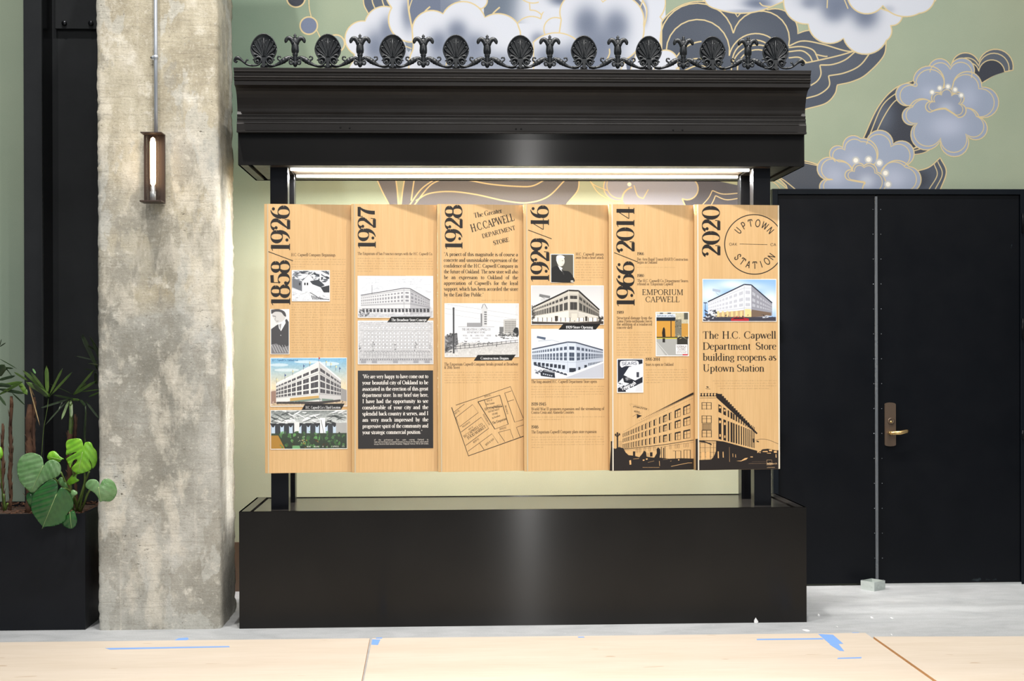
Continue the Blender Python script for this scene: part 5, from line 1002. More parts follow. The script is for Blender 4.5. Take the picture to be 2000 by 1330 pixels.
# ------------------------------------------------------------------ cresting
CY = -.09; CZ = zz[0][1]+.006
cr_ = thing('roof_cresting', (onY(1016, 100, CY)[0], CY, CZ), 'black cast iron cresting of palmettes and fleurons along the kiosk top', 'cresting')
def cpt(px, py, dy=0): q = onY(px, py, CY); return (q[0], CY+dy, q[2])
def spiral(cx, cz, r0, r1, a0, a1, n=22, dy=0):
    return [(cx+(r0+(r1-r0)*t)*cos(a0+(a1-a0)*t), CY+dy, cz+(r0+(r1-r0)*t)*sin(a0+(a1-a0)*t)) for t in np.linspace(0, 1, n)]
def palmette():
    m = MB(); U = 1/354.
    # egg, built around (0,0)= stub foot on the cornice, in pixels, y up
    def E(u, r): a = u*2*pi; w = 25.5*(1-.14*sin(a)) if sin(a) > 0 else 25.5*(1-.12*sin(a)**2); return (r*w*cos(a), 40+r*29*sin(a))
    rs = [(0, -3.0), (.35, -3.0), (.7, -3.4), (.88, -4.6), (.95, -7), (1, -7), (1.0, 0)]; n = 40; b = []
    for r, d in rs: b += [(E(i/n, max(r, .001))[0]*U, CY+d*U*.8-.002, CZ+E(i/n, max(r, .001))[1]*U) for i in range(n)]
    fs = [(k*n+i, k*n+(i+1) % n, (k+1)*n+(i+1) % n, (k+1)*n+i) for k in range(len(rs)-1) for i in range(n)]+[tuple(range((len(rs)-1)*n, len(rs)*n))]
    m.add(b, fs, 0, True)
    m.tube([(E(i/n, .97)[0]*U, CY-.0165, CZ+E(i/n, .965)[1]*U) for i in range(n+1)], .0038, 6)
    f = lambda x, y, d=0: (x*U, CY-(3.6+2*((x/25.)**2+((y-40)/29.)**2)+d*.6)*U*.8-.003, CZ+y*U)
    for s in (-1, 1):
        for P, r in ((((1, 24), (4, 36), (9, 50), (12, 57)), 1.3), (((2, 24), (8, 34), (15, 44), (18, 51), (15.5, 54)), 1.4), (((3, 23), (10, 30), (18, 36), (22, 42), (20, 45), (17.5, 43)), 1.5), (((3, 21), (9, 25), (16, 28), (21, 26)), 1.9), (((4, 19), (10, 21), (16, 21), (21, 17)), 1.6), (((2.5, 30), (5, 40), (3, 48), (4, 55)), 1.0)):
            q = cr(*[v for pp in P for v in pp], n=5); m.tube([f(s*x, y, 1.2) for x, y in q], [r*U*(1.05-.6*abs(i/len(q)-.5)) for i in range(len(q))], 6)
    m.tube([f(0, 22, 1), f(0, 40, 2), f(0, 61, 1)], [1.5*U, 1.2*U, .8*U], 6)
    return m
def volutes():
    m = MB(); U = 1/354.
    for s in (-1, 1):
        P = cr(s*23, 6.5, s*16, 6.2, s*9, 8.5, s*5.5, 13, s*4.5, 18, s*7, 21.5, s*12, 22.5, s*16.5, 19, s*17, 14, s*13.5, 10.8, s*10.3, 12.6, s*10.6, 16, s*13, 16.6, n=5)
        m.tube([(x*U, CY-.022, CZ+y*U) for x, y in P], np.linspace(2.0*U, 1.7*U, len(P)), 7)
        m.lathe([(.0055, CY-.016), (.005, CY-.03), (0, CY-.032)], (s*13*U, 0, CZ+14.6*U), 'y', 10)
    m.prism([(x*U, CY-.026, CZ+y*U) for x, y in ((-5, 22), (5, 22), (2.5, 12), (5, 7), (0, 2.5), (-5, 7), (-2.5, 12))], (0, .024, 0))
    m.box((-7*U, CY-.012, CZ), (7*U, CY+.006, CZ+8*U)); return m
def fleuron():
    m = MB(); U = 1/354.
    prof = [(0, 4), (3.2, 6), (5, 10), (4, 14), (4.2, 17), (5, 22), (4.6, 26), (5.4, 27.5), (5.6, 29.5), (4.6, 30), (7, 33), (7.6, 38), (7, 46), (6.2, 52), (7.5, 57), (5, 60), (0, 61)]
    m.lathe([(r*U, z*U) for r, z in prof], (0, CY-.01, CZ), 'z', 16)
    for s in (-1, 1):
        P = cr(s*2, 50, s*6, 57, s*11, 60.5, s*15.5, 59, s*17.5, 55, s*15.5, 52.8, n=6); m.tube([(x*U, CY-.014, CZ+y*U) for x, y in P], np.linspace(5.4*U, 3.0*U, len(P))*np.r_[np.linspace(1, 1.0, len(P)-4), [1.15, 1.1, .95, .6]], 8)
        P = cr(s*1, 12, s*4, 14, s*8, 17, s*10.5, 14, s*9, 10, s*5.5, 10.5, s*6, 13.5, n=5); m.tube([(x*U, CY-.016, CZ+y*U) for x, y in P], 2.0*U, 7)
    m.lathe([(0, 70), (1.5, 68), (3.4, 65.5), (2.4, 62.5), (3.6, 61), (2.6, 58), (0, 57)], (0, CY-.016, CZ), 'z', 8) if 0 else m.lathe([(0, U*57), (2.6*U, U*59), (3.8*U, U*61.5), (2.2*U, U*63), (3.4*U, U*65.5), (1.6*U, U*68), (0, U*70)], (0, CY-.016, CZ), 'z', 10)
    m.tube([(0, CY-.03, CZ+30*U), (0, CY-.034, CZ+40*U), (0, CY-.03, CZ+54*U)], [1.2*U, 1.6*U, .8*U], 6)
    return m
def arm(s):
    m = MB(); U = 1/354.
    P = cr(s*4, 19, s*9, 23, s*16, 20.5, s*24, 15.5, s*31, 11, s*39, 7.5, s*48, 5.6, s*57, 6.8, n=6); k = len(P)
    R = [U*(2.4+3.1*math.exp(-((i/k-.36)/.2)**2)+.5*sin(i*1.9)*math.exp(-((i/k-.36)/.18)**2)) for i in range(k)]
    m.tube([(x*U, CY-.012, CZ+y*U) for x, y in P], R, 8)
    Q = cr(s*26, 15, s*30, 17.5, s*33.5, 20, s*33, 24, s*29.5, 24.8, s*27.6, 22.4, n=5); m.tube([(x*U, CY-.016, CZ+y*U) for x, y in Q], np.linspace(1.9*U, 1.5*U, len(Q)), 6)
    for t_ in (.18, .3, .42): i = int(t_*k); x, y = P[i]; m.tube([(x*U, CY-.016, CZ+(y-1)*U), ((x+s*3)*U, CY-.02, CZ+(y-5.5)*U), ((x+s*6)*U, CY-.014, CZ+(y-6.5)*U)], [2*U, 1.4*U, .5*U], 6)
    return m
pxp = [516, 641, 767, 890.5, 1016, 1140, 1266.5, 1390.5, 1513.5]; pxf = [577, 703.5, 827, 951.5, 1073.5, 1206, 1334, 1460]
first = {}
def put(key, builder, nm, px):
    x = onY(px, 128, CY)[0]; org = (x, CY, CZ)
    if key not in first:
        b = builder(); b.v = [(v[0]+x, v[1], v[2]) for v in b.v]; first[key] = (b.build(nm, M['iron'], cr_), x)
    else:
        o, x0 = first[key]; copyof(o, cr_, (x-x0, 0, 0))
for px in pxp: put('p', palmette, 'palmette', px); put('v', volutes, 'volute_pair', px)
for px in pxf: put('f', fleuron, 'fleuron', px); put('r', lambda: arm(1), 'scroll_arm', px); put('l', lambda: arm(-1), 'scroll_arm', px)
def endarm(s):
    m = MB(); U = 1/354.
    P = cr(s*20, 6.5, s*30, 8, s*37, 12, s*44, 18, s*50, 21.5, s*55, 19.5, s*56.5, 15.5, s*53.5, 13.5, s*52, 16, n=6); k = len(P)
    m.tube([(x*U, CY-.012, CZ+y*U) for x, y in P], [U*(2.0+2.0*math.exp(-((i/k-.5)/.14)**2)) for i in range(k)], 8)
    Q = cr(s*36, 12, s*34, 15, s*32, 18, s*30, 16.5, n=5); m.tube([(x*U, CY-.016, CZ+y*U) for x, y in Q], 1.6*U, 6); return m
put('el', lambda: endarm(-1), 'scroll_arm', 516); put('er', lambda: endarm(1), 'scroll_arm', 1513.5)
# ------------------------------------------------------------------ boards
def woodmat(img):
    m = mat('maple_board_print', (230, 188, 132), .42); t = NT(m)
    g1 = t.noise((60, 60, 1.2), 3, 6, .65); g2 = t.noise((14, 14, .5), 2, 4, .6, dist=.4); g3 = t.noise((1, 1, .5), 1.2, 3, .5)
    base = t.ramp(g1, [(.3, (198, 158, 108)), (.5, (212, 174, 123)), (.7, (225, 188, 138))]); base = t.mix(.35, base, t.ramp(g2, [(.35, (198, 156, 100)), (.65, (222, 186, 134))]))
    base = t.mix(.25, base, t.ramp(g3, [(.35, (200, 158, 102)), (.65, (218, 180, 128))]))
    if img is not None:
        im = t.n('ShaderNodeTexImage'); im.image = img; im.interpolation = 'Cubic'; im.extension = 'CLIP'; uv = t.n('ShaderNodeUVMap'); uv.uv_map = 'UVMap'; t.l(uv.outputs[0], im.inputs[0]); base = t.mix(im.outputs[1], base, im.outputs[0])
    t.color(base); return m
def photomat(img):
    m = mat('glossy_photo_print', (255, 255, 255), .35); t = NT(m); im = t.n('ShaderNodeTexImage'); im.image = img; im.interpolation = 'Cubic'; uv = t.n('ShaderNodeUVMap'); uv.uv_map = 'UVMap'; t.l(uv.outputs[0], im.inputs[0]); t.color(im.outputs[0]); return m
plain = woodmat(None)
LAB = ['wood timeline board headed 1858/1926, leftmost on the kiosk', 'wood timeline board headed 1927 with a black quote block', 'wood timeline board headed 1928 with a street map near its foot', 'wood timeline board headed 1929/46 with two corner store photos', 'wood timeline board headed 1966/2014 with a printed street scene at its foot', 'wood timeline board headed 2020 with a round logo, rightmost on the kiosk']
BZ1_ = (onY(517, 397, .05)[2]+onY(1522, 400.6, .05)[2])/2; BZ0_ = (onY(517, 924, .05)[2]+onY(1522, 917.5, .05)[2])/2
YN, YA, YB, YK = .045, .054, .092, .112
for k in range(6):
    xa_ = onY(PE[k], 660, YA)[0]; xb_ = onY(PE[k+1], 660, YB)[0]; xn = onY(PE[k]+6.5, 660, YN)[0]
    if k < 5: xb_ = onY(PE[k+1], 660, YA)[0]-.001
    tb = thing('timeline_board', ((xa_+xb_)/2, YK, BZ0_), LAB[k], 'display board', 'timeline boards on the kiosk')
    UV = lambda p, xa_=xa_, xb_=xb_: ((p[0]-xa_)/(xb_-xa_), (p[2]-BZ0_)/(BZ1_-BZ0_))
    pl = [(xa_, YK), (xa_, YA), (xn, YN), (xb_, YB), (xb_, YK)]
    b = MB(); n = 5; b.add([(x, y, BZ0_) for x, y in pl]+[(x, y, BZ1_) for x, y in pl], [(0, 1, 6, 5), (3, 4, 9, 8), (4, 0, 5, 9), (4, 3, 2, 1, 0), (5, 6, 7, 8, 9)], 1)
    b.add([(x, y, z) for z in (BZ0_, BZ1_) for x, y in pl], [(1, 2, 7, 6), (2, 3, 8, 7)], 0)
    b.build('board', [woodmat(PIMG[k]), plain], tb, uv=UV)
    MB().box((xn-.0035, YN-.0012, BZ0_+.001), (xn+.0035, YN+.004, BZ1_-.001)).build('edge_strip', mat('pale_edge_strip', (192, 176, 146) if k < 4 else (216, 208, 192), .4, .0), tb)
    if k == 5: MB().box((xb_-.007, YB-.003, BZ0_+.001), (xb_+.001, YB+.01, BZ1_-.001)).build('edge_strip', mat('pale_edge_strip', (226, 214, 190), .4), tb)
    pm_ = photomat(PIMG[k])
    for (kk, x0, y0, x1, y1, lb) in PHOTOS:
        if kk != k: continue
        def W(px, py, off):
            u = (px-PE[k])/(PE[k+1]-PE[k]); X_ = xa_+u*(xb_-xa_); v = (py-ptop(px))/(pbot(px)-ptop(px)); Y_ = YN+(YB-YN)*(X_-xn)/(xb_-xn)-off; return (X_, Y_, BZ1_-v*(BZ1_-BZ0_))
        cs = [(x0, y1), (x1, y1), (x1, y0), (x0, y0)]; fr_ = [W(*c_, .0018) for c_ in cs]; bk = [W(*c_, -.0004) for c_ in cs]
        o = MB().add(fr_+bk, [(0, 1, 2, 3), (7, 6, 5, 4), (0, 4, 5, 1), (1, 5, 6, 2), (2, 6, 7, 3), (3, 7, 4, 0)]).build('quote_block' if 'quote' in lb else 'photo_print', pm_, tb, uv=UV); o['label'] = lb
# ------------------------------------------------------------------ wall lamp on the pier
lt = thing('wall_lamp', (*onY(300, 395, -.05)[:2], onY(300, 395, -.05)[2]), 'bronze wall lamp with a glowing tube bulb in a glass cylinder on the concrete pier', 'wall lamp')
zbt = onY(300, 395, -.05)[2]; ztp = onY(300, 261, -.05)[2]; xlc = onY(299.5, 330, -.05)[0]
bzm = mat('dark_bronze', (64, 50, 42), .45, .3)
xL_, xR_ = onY(281, 330, -.03)[0], onY(322, 330, -.03)[0]
MB().box((xL_, -.03, zbt), (xR_, -.012, ztp), bev=.002).build('back_plate', bzm, lt)
MB().box((xL_, -.115, ztp-.006), (xR_, -.012, ztp), bev=.001).build('top_plate', bzm, lt)
MB().box((xL_-.004, -.12, zbt-.004), (xR_, -.012, zbt+.004), bev=.001).build('bottom_plate', bzm, lt)
gm = bpy.data.materials.new('clear_glass'); gm.use_nodes = True; _n = gm.node_tree.nodes; _l = gm.node_tree.links; _n.remove(_n['Principled BSDF'])
_t = _n.new('ShaderNodeBsdfTransparent'); _t.inputs[0].default_value = (.97, .97, .97, 1); _g = _n.new('ShaderNodeBsdfGlossy'); _g.inputs['Roughness'].default_value = .04; _w = _n.new('ShaderNodeLayerWeight'); _w.inputs[0].default_value = .35; _p = _n.new('ShaderNodeMath'); _p.operation = 'POWER'; _p.inputs[1].default_value = 3.0; _q = _n.new('ShaderNodeMath'); _q.operation = 'MULTIPLY'; _q.inputs[1].default_value = .6; _m = _n.new('ShaderNodeMixShader')
_l.new(_w.outputs['Facing'], _p.inputs[0]); _l.new(_p.outputs[0], _q.inputs[0]); _l.new(_q.outputs[0], _m.inputs[0]); _l.new(_t.outputs[0], _m.inputs[1]); _l.new(_g.outputs[0], _m.inputs[2]); _l.new(_m.outputs[0], _n['Material Output'].inputs[0])
gx = onY(299, 330, -.07)[0]
MB().lathe([(.036, zbt+.004), (.036, ztp-.008), (.033, ztp-.008), (.033, zbt+.004), (.036, zbt+.004)], (gx, -.073, 0), 'z', 32).build('glass_tube', gm, lt)
bm_ = mat('warm_bulb', (255, 220, 170), .4); q = bm_.node_tree.nodes['Principled BSDF']; q.inputs['Emission Color'].default_value = (1, .72, .42, 1); q.inputs['Emission Strength'].default_value = 9
MB().lathe([(.005, zbt+.085), (.014, zbt+.10), (.0155, zbt+.13), (.0155, ztp-.05), (.011, ztp-.03), (0, ztp-.022)], (gx, -.073, 0), 'z', 20).build('bulb', bm_, lt)
MB().lathe([(.016, zbt+.004), (.016, zbt+.055), (.012, zbt+.06), (.012, zbt+.085), (0, zbt+.085)], (gx, -.073, 0), 'z', 18).build('socket', M['alu'], lt)
ct = thing('conduit', (onY(304.5, 130, -.02)[0], -.02, ztp), 'thin grey metal conduit running up from the wall lamp', 'conduit')
cxx = onY(304.5, 130, -.02)[0]; cxt = onY(304, 0, -.02)[0]
cmn = mat('galvanised_conduit', (186, 192, 200), .38, .55)
MB().tube([(cxx, -.022, ztp-.003), (cxx, -.022, ztp+.5), (cxt, -.022, 4.88)], .0105, 12).build('pipe', cmn, ct)
cz = onY(304, 112, -.02)[2]; MB().box((cxx-.02, -.014, cz-.012), (cxx-.008, -.006, cz+.012)).tube([(cxx, -.022, cz-.01), (cxx, -.022, cz+.01)], .0135, 12).tube([(cxx+.008, -.02, cz), (cxx-.028, -.011, cz)], .007, 8).build('strap', cmn, ct)
MB().lathe([(.005, -.008), (.005, -.018), (0, -.019)], (cxx-.026, 0, cz), 'y', 8).build('screw', M['post'], ct)
# ------------------------------------------------------------------ plywood sheets, tape, scraps
pw = mat('birch_plywood', (232, 214, 188), .55); t = NT(pw)
g1 = t.noise((1.2, 22, 1), 3, 6, .65, dist=.3); g2 = t.noise((.5, 3, 1), 1.5, 4, .6)
cc = t.mix(.5, t.ramp(g1, [(.3, (184, 170, 152)), (.7, (200, 188, 173))]), t.ramp(g2, [(.3, (182, 168, 150)), (.7, (202, 191, 178))]))
kn = t.noise((1, 5, 1), 4.5, 2, .5, dist=.2, off=(3, 1, 0)); cc = t.mix(t.ramp(kn, [(.735, 0.0), (.76, .55)]), cc, (150, 122, 92)); t.color(cc); t.bump(g1, .08, .002)
pe = mat('plywood_edge', (226, 178, 122), .7)
def sheet(px, z0, z1, label):
    top = [onZ(x, y, z1) for x, y in px]; m = MB(); n = len(top)
    m.add([tuple(p) for p in top], [tuple(range(n))], 0); m.prism([(p[0], p[1], z1) for p in top], (0, 0, z0-z1), 1, 1); m.f.pop(-n-2); m.m.pop(-n-2); m.sm.pop(-n-2)
    c = np.mean(top, 0); o = m.build('plywood_sheet', [pw, pe], origin=(c[0], c[1], z0)); tag(o, label, 'plywood sheet', 'plywood sheets protecting the floor')
sheet([(-420, 1259), (722, 1246.5), (698, 1372), (-420, 1372)], .0005, .012, 'pale plywood floor sheet left of the short seam, near the pier')
sheet([(727, 1246.2), (1690, 1236), (1704, 1246), (1881, 1372), (702, 1372)], .0005, .012, 'long pale middle plywood floor sheet in front of the kiosk')
sheet([(1706, 1243.2), (2350, 1242), (2350, 1372), (1890, 1372)], .0005, .017, 'pale plywood floor sheet at right with a raised brown edge')
tp = mat('blue_masking_tape', (112, 150, 206), .6)
def tape(px, z, label):
    top = [onZ(x, y, z+.0006) for x, y in px]; c = np.mean(top, 0); m = MB().prism(top, (0, 0, -.0005)); o = m.build('tape_strip', tp, origin=(c[0], c[1], z)); tag(o, label, 'tape', 'blue tape strips on the floor')
tape([(205, 1265.6), (447, 1261.6), (449, 1263.8), (215, 1268.6)], .012, 'long thin blue tape strip on the plywood below the pier')
tape([(341, 1250.5), (348, 1246.5), (366, 1245), (369, 1248), (360, 1252), (346, 1253)], 0, 'crumpled blue tape patch on concrete under the pier')
tape([(727, 1248.5), (743, 1249), (738, 1259.5), (725, 1259)], .012, 'square blue tape patch at the left seam')
tape([(735, 1245.2), (747, 1245), (746, 1247), (734, 1247.2)], .012, 'tiny blue tape bit at the sheet edge above the left seam')
tape([(1478, 1247.6), (1606, 1246.2), (1609, 1248.6), (1478, 1250)], .012, 'long thin blue tape strip leading to the tape cross at right')
tape([(1598, 1238), (1627, 1239.6), (1647, 1257), (1622, 1258.6)], .012, 'broad slanting blue tape patch on the middle sheet')
tape([(1620, 1258.6), (1638, 1258), (1649, 1271.5), (1640, 1271)], .012, 'short blue tape tail below the broad slanting patch')
tape([(1637, 1284.6), (1683, 1283.2), (1682, 1285.6), (1635, 1286.8)], .012, 'short level blue tape strip nearest the viewer at right')
tape([(1664, 1235.2), (1677, 1235.2), (1682, 1240), (1671, 1240.8)], .006, 'small blue tape square at the back edge by the brown seam')
tape([(1128, 1243.4), (1140, 1243.2), (1142, 1245), (1130, 1245.2)], .012, 'tiny blue tape bit on the sheet edge below the kiosk centre')
pp = mat('white_scrap_paper', (205, 206, 206), .7)
def scrap(px, py, w, h, label, crumple=0.0, hgt=.004):
    m = MB(); c = onZ(px, py, 0); n = 9; pts = []
    for i in range(n): a = 2*pi*i/n; r = random.uniform(.4, .85); pts.append((c[0]+w*r*cos(a), c[1]+h*r*sin(a), .001+random.uniform(0, hgt)))
    m.add([(c[0], c[1], .002+hgt*1.5)]+pts+[(p[0], p[1], .0003) for p in pts], [(0, 1+i, 1+(i+1) % n) for i in range(n)]+[(1+i, 1+n+i, 1+n+(i+1) % n, 1+(i+1) % n) for i in range(n)]+[tuple(range(1+n, 1+2*n))])
    o = m.build('paper_scrap', pp, origin=(c[0], c[1], 0)); tag(o, label, 'scrap', 'debris scraps on the concrete')
scrap(1574, 1232, .028, .05, 'flat white paper scrap on concrete below the kiosk corner')
scrap(1476, 1217, .02, .03, 'crumpled pale scrap at the foot of the kiosk front', hgt=.02)
scrap(1703, 1207, .012, .03, 'small white scrap on concrete below the junction box, left one')
scrap(1741, 1208, .013, .035, 'small white scrap on concrete below the junction box, right one')
scrap(1598, 1203, .012, .02, 'small white crumb beside the kiosk right corner', hgt=.008)
scrap(1741, 1240.5, .008, .02, 'tiny white crumb at the back edge of the right plywood sheet')
scrap(1635, 1225, .006, .02, 'tiny white crumb midway between kiosk corner and plywood')
scrap(1356, 1216, .010, .02, 'tiny pale crumb touching the kiosk front')
# junction box
jp = [np.array(onZ(*p, 0)) for p in ((1707.5, 1155), (1728.9, 1151), (1681, 1150.7))]; jb = jp[1]+jp[2]-jp[0]; J = [jp[0], jp[1], jb, jp[2]]; JH = .057
jc = np.mean(J, 0); jt = thing('junction_box', (jc[0], jc[1], 0), 'open square galvanised electrical box on the floor by the doors', 'electrical box')
gal = steel('galvanised_steel', (178, 186, 182), .4, metal=.35, var=12)
m = MB(); inn = [jc+(p-jc)*.96 for p in J]
vs = [(*p[:2], 0) for p in J]+[(*p[:2], JH) for p in J]+[(*p[:2], JH) for p in inn]+[(*p[:2], .003) for p in inn]
m.add(vs, [(i, (i+1) % 4, 4+(i+1) % 4, 4+i) for i in range(4)]+[(4+i, 4+(i+1) % 4, 8+(i+1) % 4, 8+i) for i in range(4)]+[(8+i, 8+(i+1) % 4, 12+(i+1) % 4, 12+i) for i in range(4)]+[(12, 13, 14, 15), (0, 3, 2, 1)]); m.build('box_body', gal, jt)
for a, b in ((0, 1), (3, 0)):
    A, B = J[a], J[b]; d = (B-A)/np.linalg.norm(B-A); nn = np.array([d[1], -d[0], 0]); 
    if np.dot(nn, (A+B)/2-jc) < 0: nn = -nn
    L = np.linalg.norm(B-A)
    for f in (.3, .7):
        for rr in (.016, .010):
            c0 = A+d*L*f+np.array([0, 0, .028])+nn*.0004; m = MB().tube([c0+d*rr*cos(u)+np.array([0, 0, rr*sin(u)]) for u in np.linspace(0, 2*pi, 21)], .0009, 5, caps=False); m.build('knockout', gal, jt)
for i in (1, 3): m = MB().lathe([(.004, JH-.004), (.004, JH+.004), (0, JH+.005)], (*(jc+(J[i]-jc)*.86)[:2], 0), 'z', 8); m.build('screw', M['screw'], jt)
# ------------------------------------------------------------------ planter, palms, big leaves
XPR = (onY(168, 1230, 0)[0]+onY(168, 1003, 0)[0])/2-.01; XPL = XPR-1.25; PZ = onY(168, 1003, .02)[2]; PY0, PY1 = .02, .64
pt_ = thing('planter_box', ((XPL+XPR)/2, .33, 0), 'long black rectangular planter left of the concrete pier', 'planter')
tk = .02; m = MB().box((XPL, PY0, 0), (XPR, PY0+tk, PZ)).box((XPL, PY1-tk, 0), (XPR, PY1, PZ)).box((XPL, PY0+tk, 0), (XPL+tk, PY1-tk, PZ)).box((XPR-tk, PY0+tk, 0), (XPR, PY1-tk, PZ)).box((XPL+tk, PY0+tk, 0), (XPR-tk, PY1-tk, .02)); m.build('planter_body', M['planter'], pt_)
sm = mat('dark_bark_mulch', (58, 40, 28), .9); SOZ = PZ-.035
m = MB(); n = 40; gx_ = np.linspace(XPL+tk+.001, XPR-tk-.001, n); gy_ = np.linspace(PY0+tk+.001, PY1-tk-.001, 18); N = fnoise(18, n, 2)
m.add([(x, y, SOZ+N[j, i]*.006+.02*math.exp(-((y-.5)/.1)**2)) for j, y in enumerate(gy_) for i, x in enumerate(gx_)], [(j*n+i, j*n+i+1, (j+1)*n+i+1, (j+1)*n+i) for j in range(17) for i in range(n-1)]); m.build('soil', sm, pt_)
m = MB()
for _ in range(420):
    x = random.uniform(XPL+.04, XPR-.04); y = random.uniform(PY0+.04, PY1-.04); L = random.uniform(.012, .035); a = random.uniform(0, 6.28); q = random.uniform(-.3, .4); z = SOZ+random.uniform(.012, .022)+.02*math.exp(-((y-.5)/.1)**2)
    d = np.array([cos(a)*cos(q), sin(a)*cos(q), sin(q)])*L/2; s_ = np.array([-sin(a), cos(a), 0])*L*.22; u = np.array([0, 0, .003]); c0 = np.array([x, y, z]); P = [c0-d-s_, c0+d-s_*.6, c0+d+s_*.6, c0-d+s_]
    m.add([tuple(p) for p in P]+[tuple(p+u) for p in P], [(0, 3, 2, 1), (4, 5, 6, 7), (0, 1, 5, 4), (1, 2, 6, 5), (2, 3, 7, 6), (3, 0, 4, 7)], 0)
o = m.build('bark_chips', mat('bark_chip', (96, 62, 42), .8), pt_); o['kind'] = 'stuff'
def leafmat(name, c1, c2, rough=.25):
    m = mat(name, c1, rough); t = NT(m); t.color(t.ramp(t.noise((1, 1, 1), 14, 4, .6), [(.35, c2), (.65, c1)])); t.bump(t.noise((1, 1, 1), 40, 3, .5), .12, .003)
    t.b.inputs['Subsurface Weight'].default_value = 0; return m
LM = {'deep': leafmat('deep_green_leaf', (44, 96, 42), (28, 74, 34)), 'mid': leafmat('mid_green_leaf', (116, 150, 104), (84, 126, 72)), 'lime': leafmat('lime_leaf', (128, 182, 50), (98, 158, 36), .32), 'palm': leafmat('palm_leaf', (92, 120, 44), (60, 90, 34), .42), 'palmdark': leafmat('dark_palm_leaf', (48, 68, 32), (30, 48, 24), .45),
      'stem': leafmat('green_stem', (96, 118, 50), (70, 92, 40), .5), 'trunk': leafmat('fibrous_trunk', (86, 58, 38), (58, 36, 24), .9), 'dry': leafmat('dry_leaf', (168, 146, 104), (140, 116, 80), .8), 'vein': leafmat('pale_vein', (170, 190, 130), (150, 176, 110), .4)}
from mathutils.geometry import delaunay_2d_cdt
def bigleaf(parent, pts, Y, mt, attach=None, tip=None, cup=.03, tilt=0.0, sc=6.65, ox=0, oy=840, name='leaf', fold=.0, veins=True):
    P = cr(*[v for p in pts+[pts[0]] for v in p], n=4)[:-1] if len(pts) < 60 else pts
    P = [(ox+x/sc, oy+y/sc) for x, y in P]; a = np.array(P); lo, hi = a.min(0), a.max(0); ctr = a.mean(0); R = (hi-lo).max()/2
    at = np.array([ox+attach[0]/sc, oy+attach[1]/sc]) if attach else ctr; tp_ = np.array([ox+tip[0]/sc, oy+tip[1]/sc]) if tip else ctr+np.array([0, R]); ax = (tp_-at)/np.linalg.norm(tp_-at); nr = np.array([-ax[1], ax[0]])
    g = [(x, y) for x in np.arange(lo[0]+1.3, hi[0], 3.1) for y in np.arange(lo[1]+1.1, hi[1], 3.1)]
    vv = [Vector(p) for p in P]+[Vector(p) for p in g]; e = [(i, (i+1) % len(P)) for i in range(len(P))]
    r = delaunay_2d_cdt(vv, e, [], 1, 1e-5); V2, F2 = r[0], r[2]
    def dy(x, y):
        d = np.array([x, y])-at; al = float(d@ax); s_ = float(d@nr); L = np.linalg.norm(tp_-at)
        rip = .0022*sin(al*.5-abs(s_)*.42)*min(1, abs(s_)/6)
        return Y+cup*((al/max(L, 1))**2*.7+(s_/R)**2)-fold*abs(s_)/R*1.0+tilt*s_/R+rip
    m = MB(); m.add([tuple(onY(v.x, v.y, dy(v.x, v.y))) for v in V2], [tuple(f) for f in F2], 0, True)
    k = len(V2); bd = m.v[:]
    o = m.build(name, mt, parent); md = o.modifiers.new('thick', 'SOLIDIFY'); md.thickness = .0012; md.offset = 0
    if veins and attach:
        vm = MB(); line = [at+(tp_-at)*u for u in np.linspace(0, .97, 12)]
        vm.tube([onY(p[0], p[1], dy(*p)-.0012) for p in line], np.linspace(.0016, .0006, 12), 5)
        vm.build('midrib', LM['vein'], o)
    return o
mo = thing('monstera_plant', (onY(150, 1000, .2)[0], .2, SOZ), 'glossy split-leaf monstera spilling over the planter rim beside the pier', 'plant')
L1 = [(570,470),(563,430),(553,375),(520,330),(440,297),(360,300),(280,340),(232,420),(222,500),(232,590),(265,680),(330,750),(400,808),(455,800),(500,750),(580,680),(660,640),(740,610),(785,560),(792,480),(760,420),(700,388),(640,392),(590,430)]
L2 = [(735,822),(752,760),(745,690),(700,640),(640,652),(560,710),(480,780),(425,860),(405,960),(415,1060),(470,1150),(530,1225),(558,1262),(536,1300),(580,1256),(690,1247),(780,1218),(850,1165),(872,1090),(945,1010),(952,930),(930,860),(880,790),(810,745),(772,765)]
L3 = [(1082,215),(1070,150),(1040,112),(960,110),(880,130),(855,180),(862,250),(858,322),(920,302),(1000,284),(940,322),(862,372),(875,410),(912,492),(930,440),(958,392),(1000,382),(985,425),(925,498),(960,540),(1010,572),(1100,550),(1182,512),(1182,450),(1150,378),(1185,430),(1200,502),(1240,460),(1262,395),(1262,330),(1250,270),(1210,220),(1180,160),(1110,158)]
L4 = [(612,340),(640,290),(700,270),(745,300),(780,345),(835,375),(800,385),(770,420),(720,395),(640,395),(615,365)]
L5 = [(1290,735),(1288,690),(1262,655),(1220,638),(1160,645),(1115,690),(1115,740),(1160,775),(1230,820),(1275,880),(1300,930),(1340,922),(1420,927),(1470,900),(1510,840),(1520,780),(1495,700),(1450,650),(1385,628),(1335,650),(1305,700)]
L6 = [(870,1110),(950,1040),(990,1120),(1000,1190),(975,1250),(930,1280),(860,1265),(805,1215),(850,1160)]
L7 = [(400,800),(455,810),(440,880),(410,1005),(370,970),(340,880),(355,820)]; L9 = [(860,680),(930,590),(980,570),(1010,560),(990,620),(1030,650),(990,680),(900,715)]; L10 = [(905,800),(950,775),(1000,800),(1005,830),(960,860),(945,900),(920,850)]; L11 = [(750,650),(790,610),(840,640),(860,690),(880,760),(820,740),(770,700)]
L8 = [(-10,205),(25,240),(38,320),(10,372),(-60,410),(-120,330),(-70,230)]
bigleaf(mo, L7, .02, LM['deep'], veins=False); bigleaf(mo, L6, -.03, LM['deep'], (905, 1060), (930, 1280), .02)
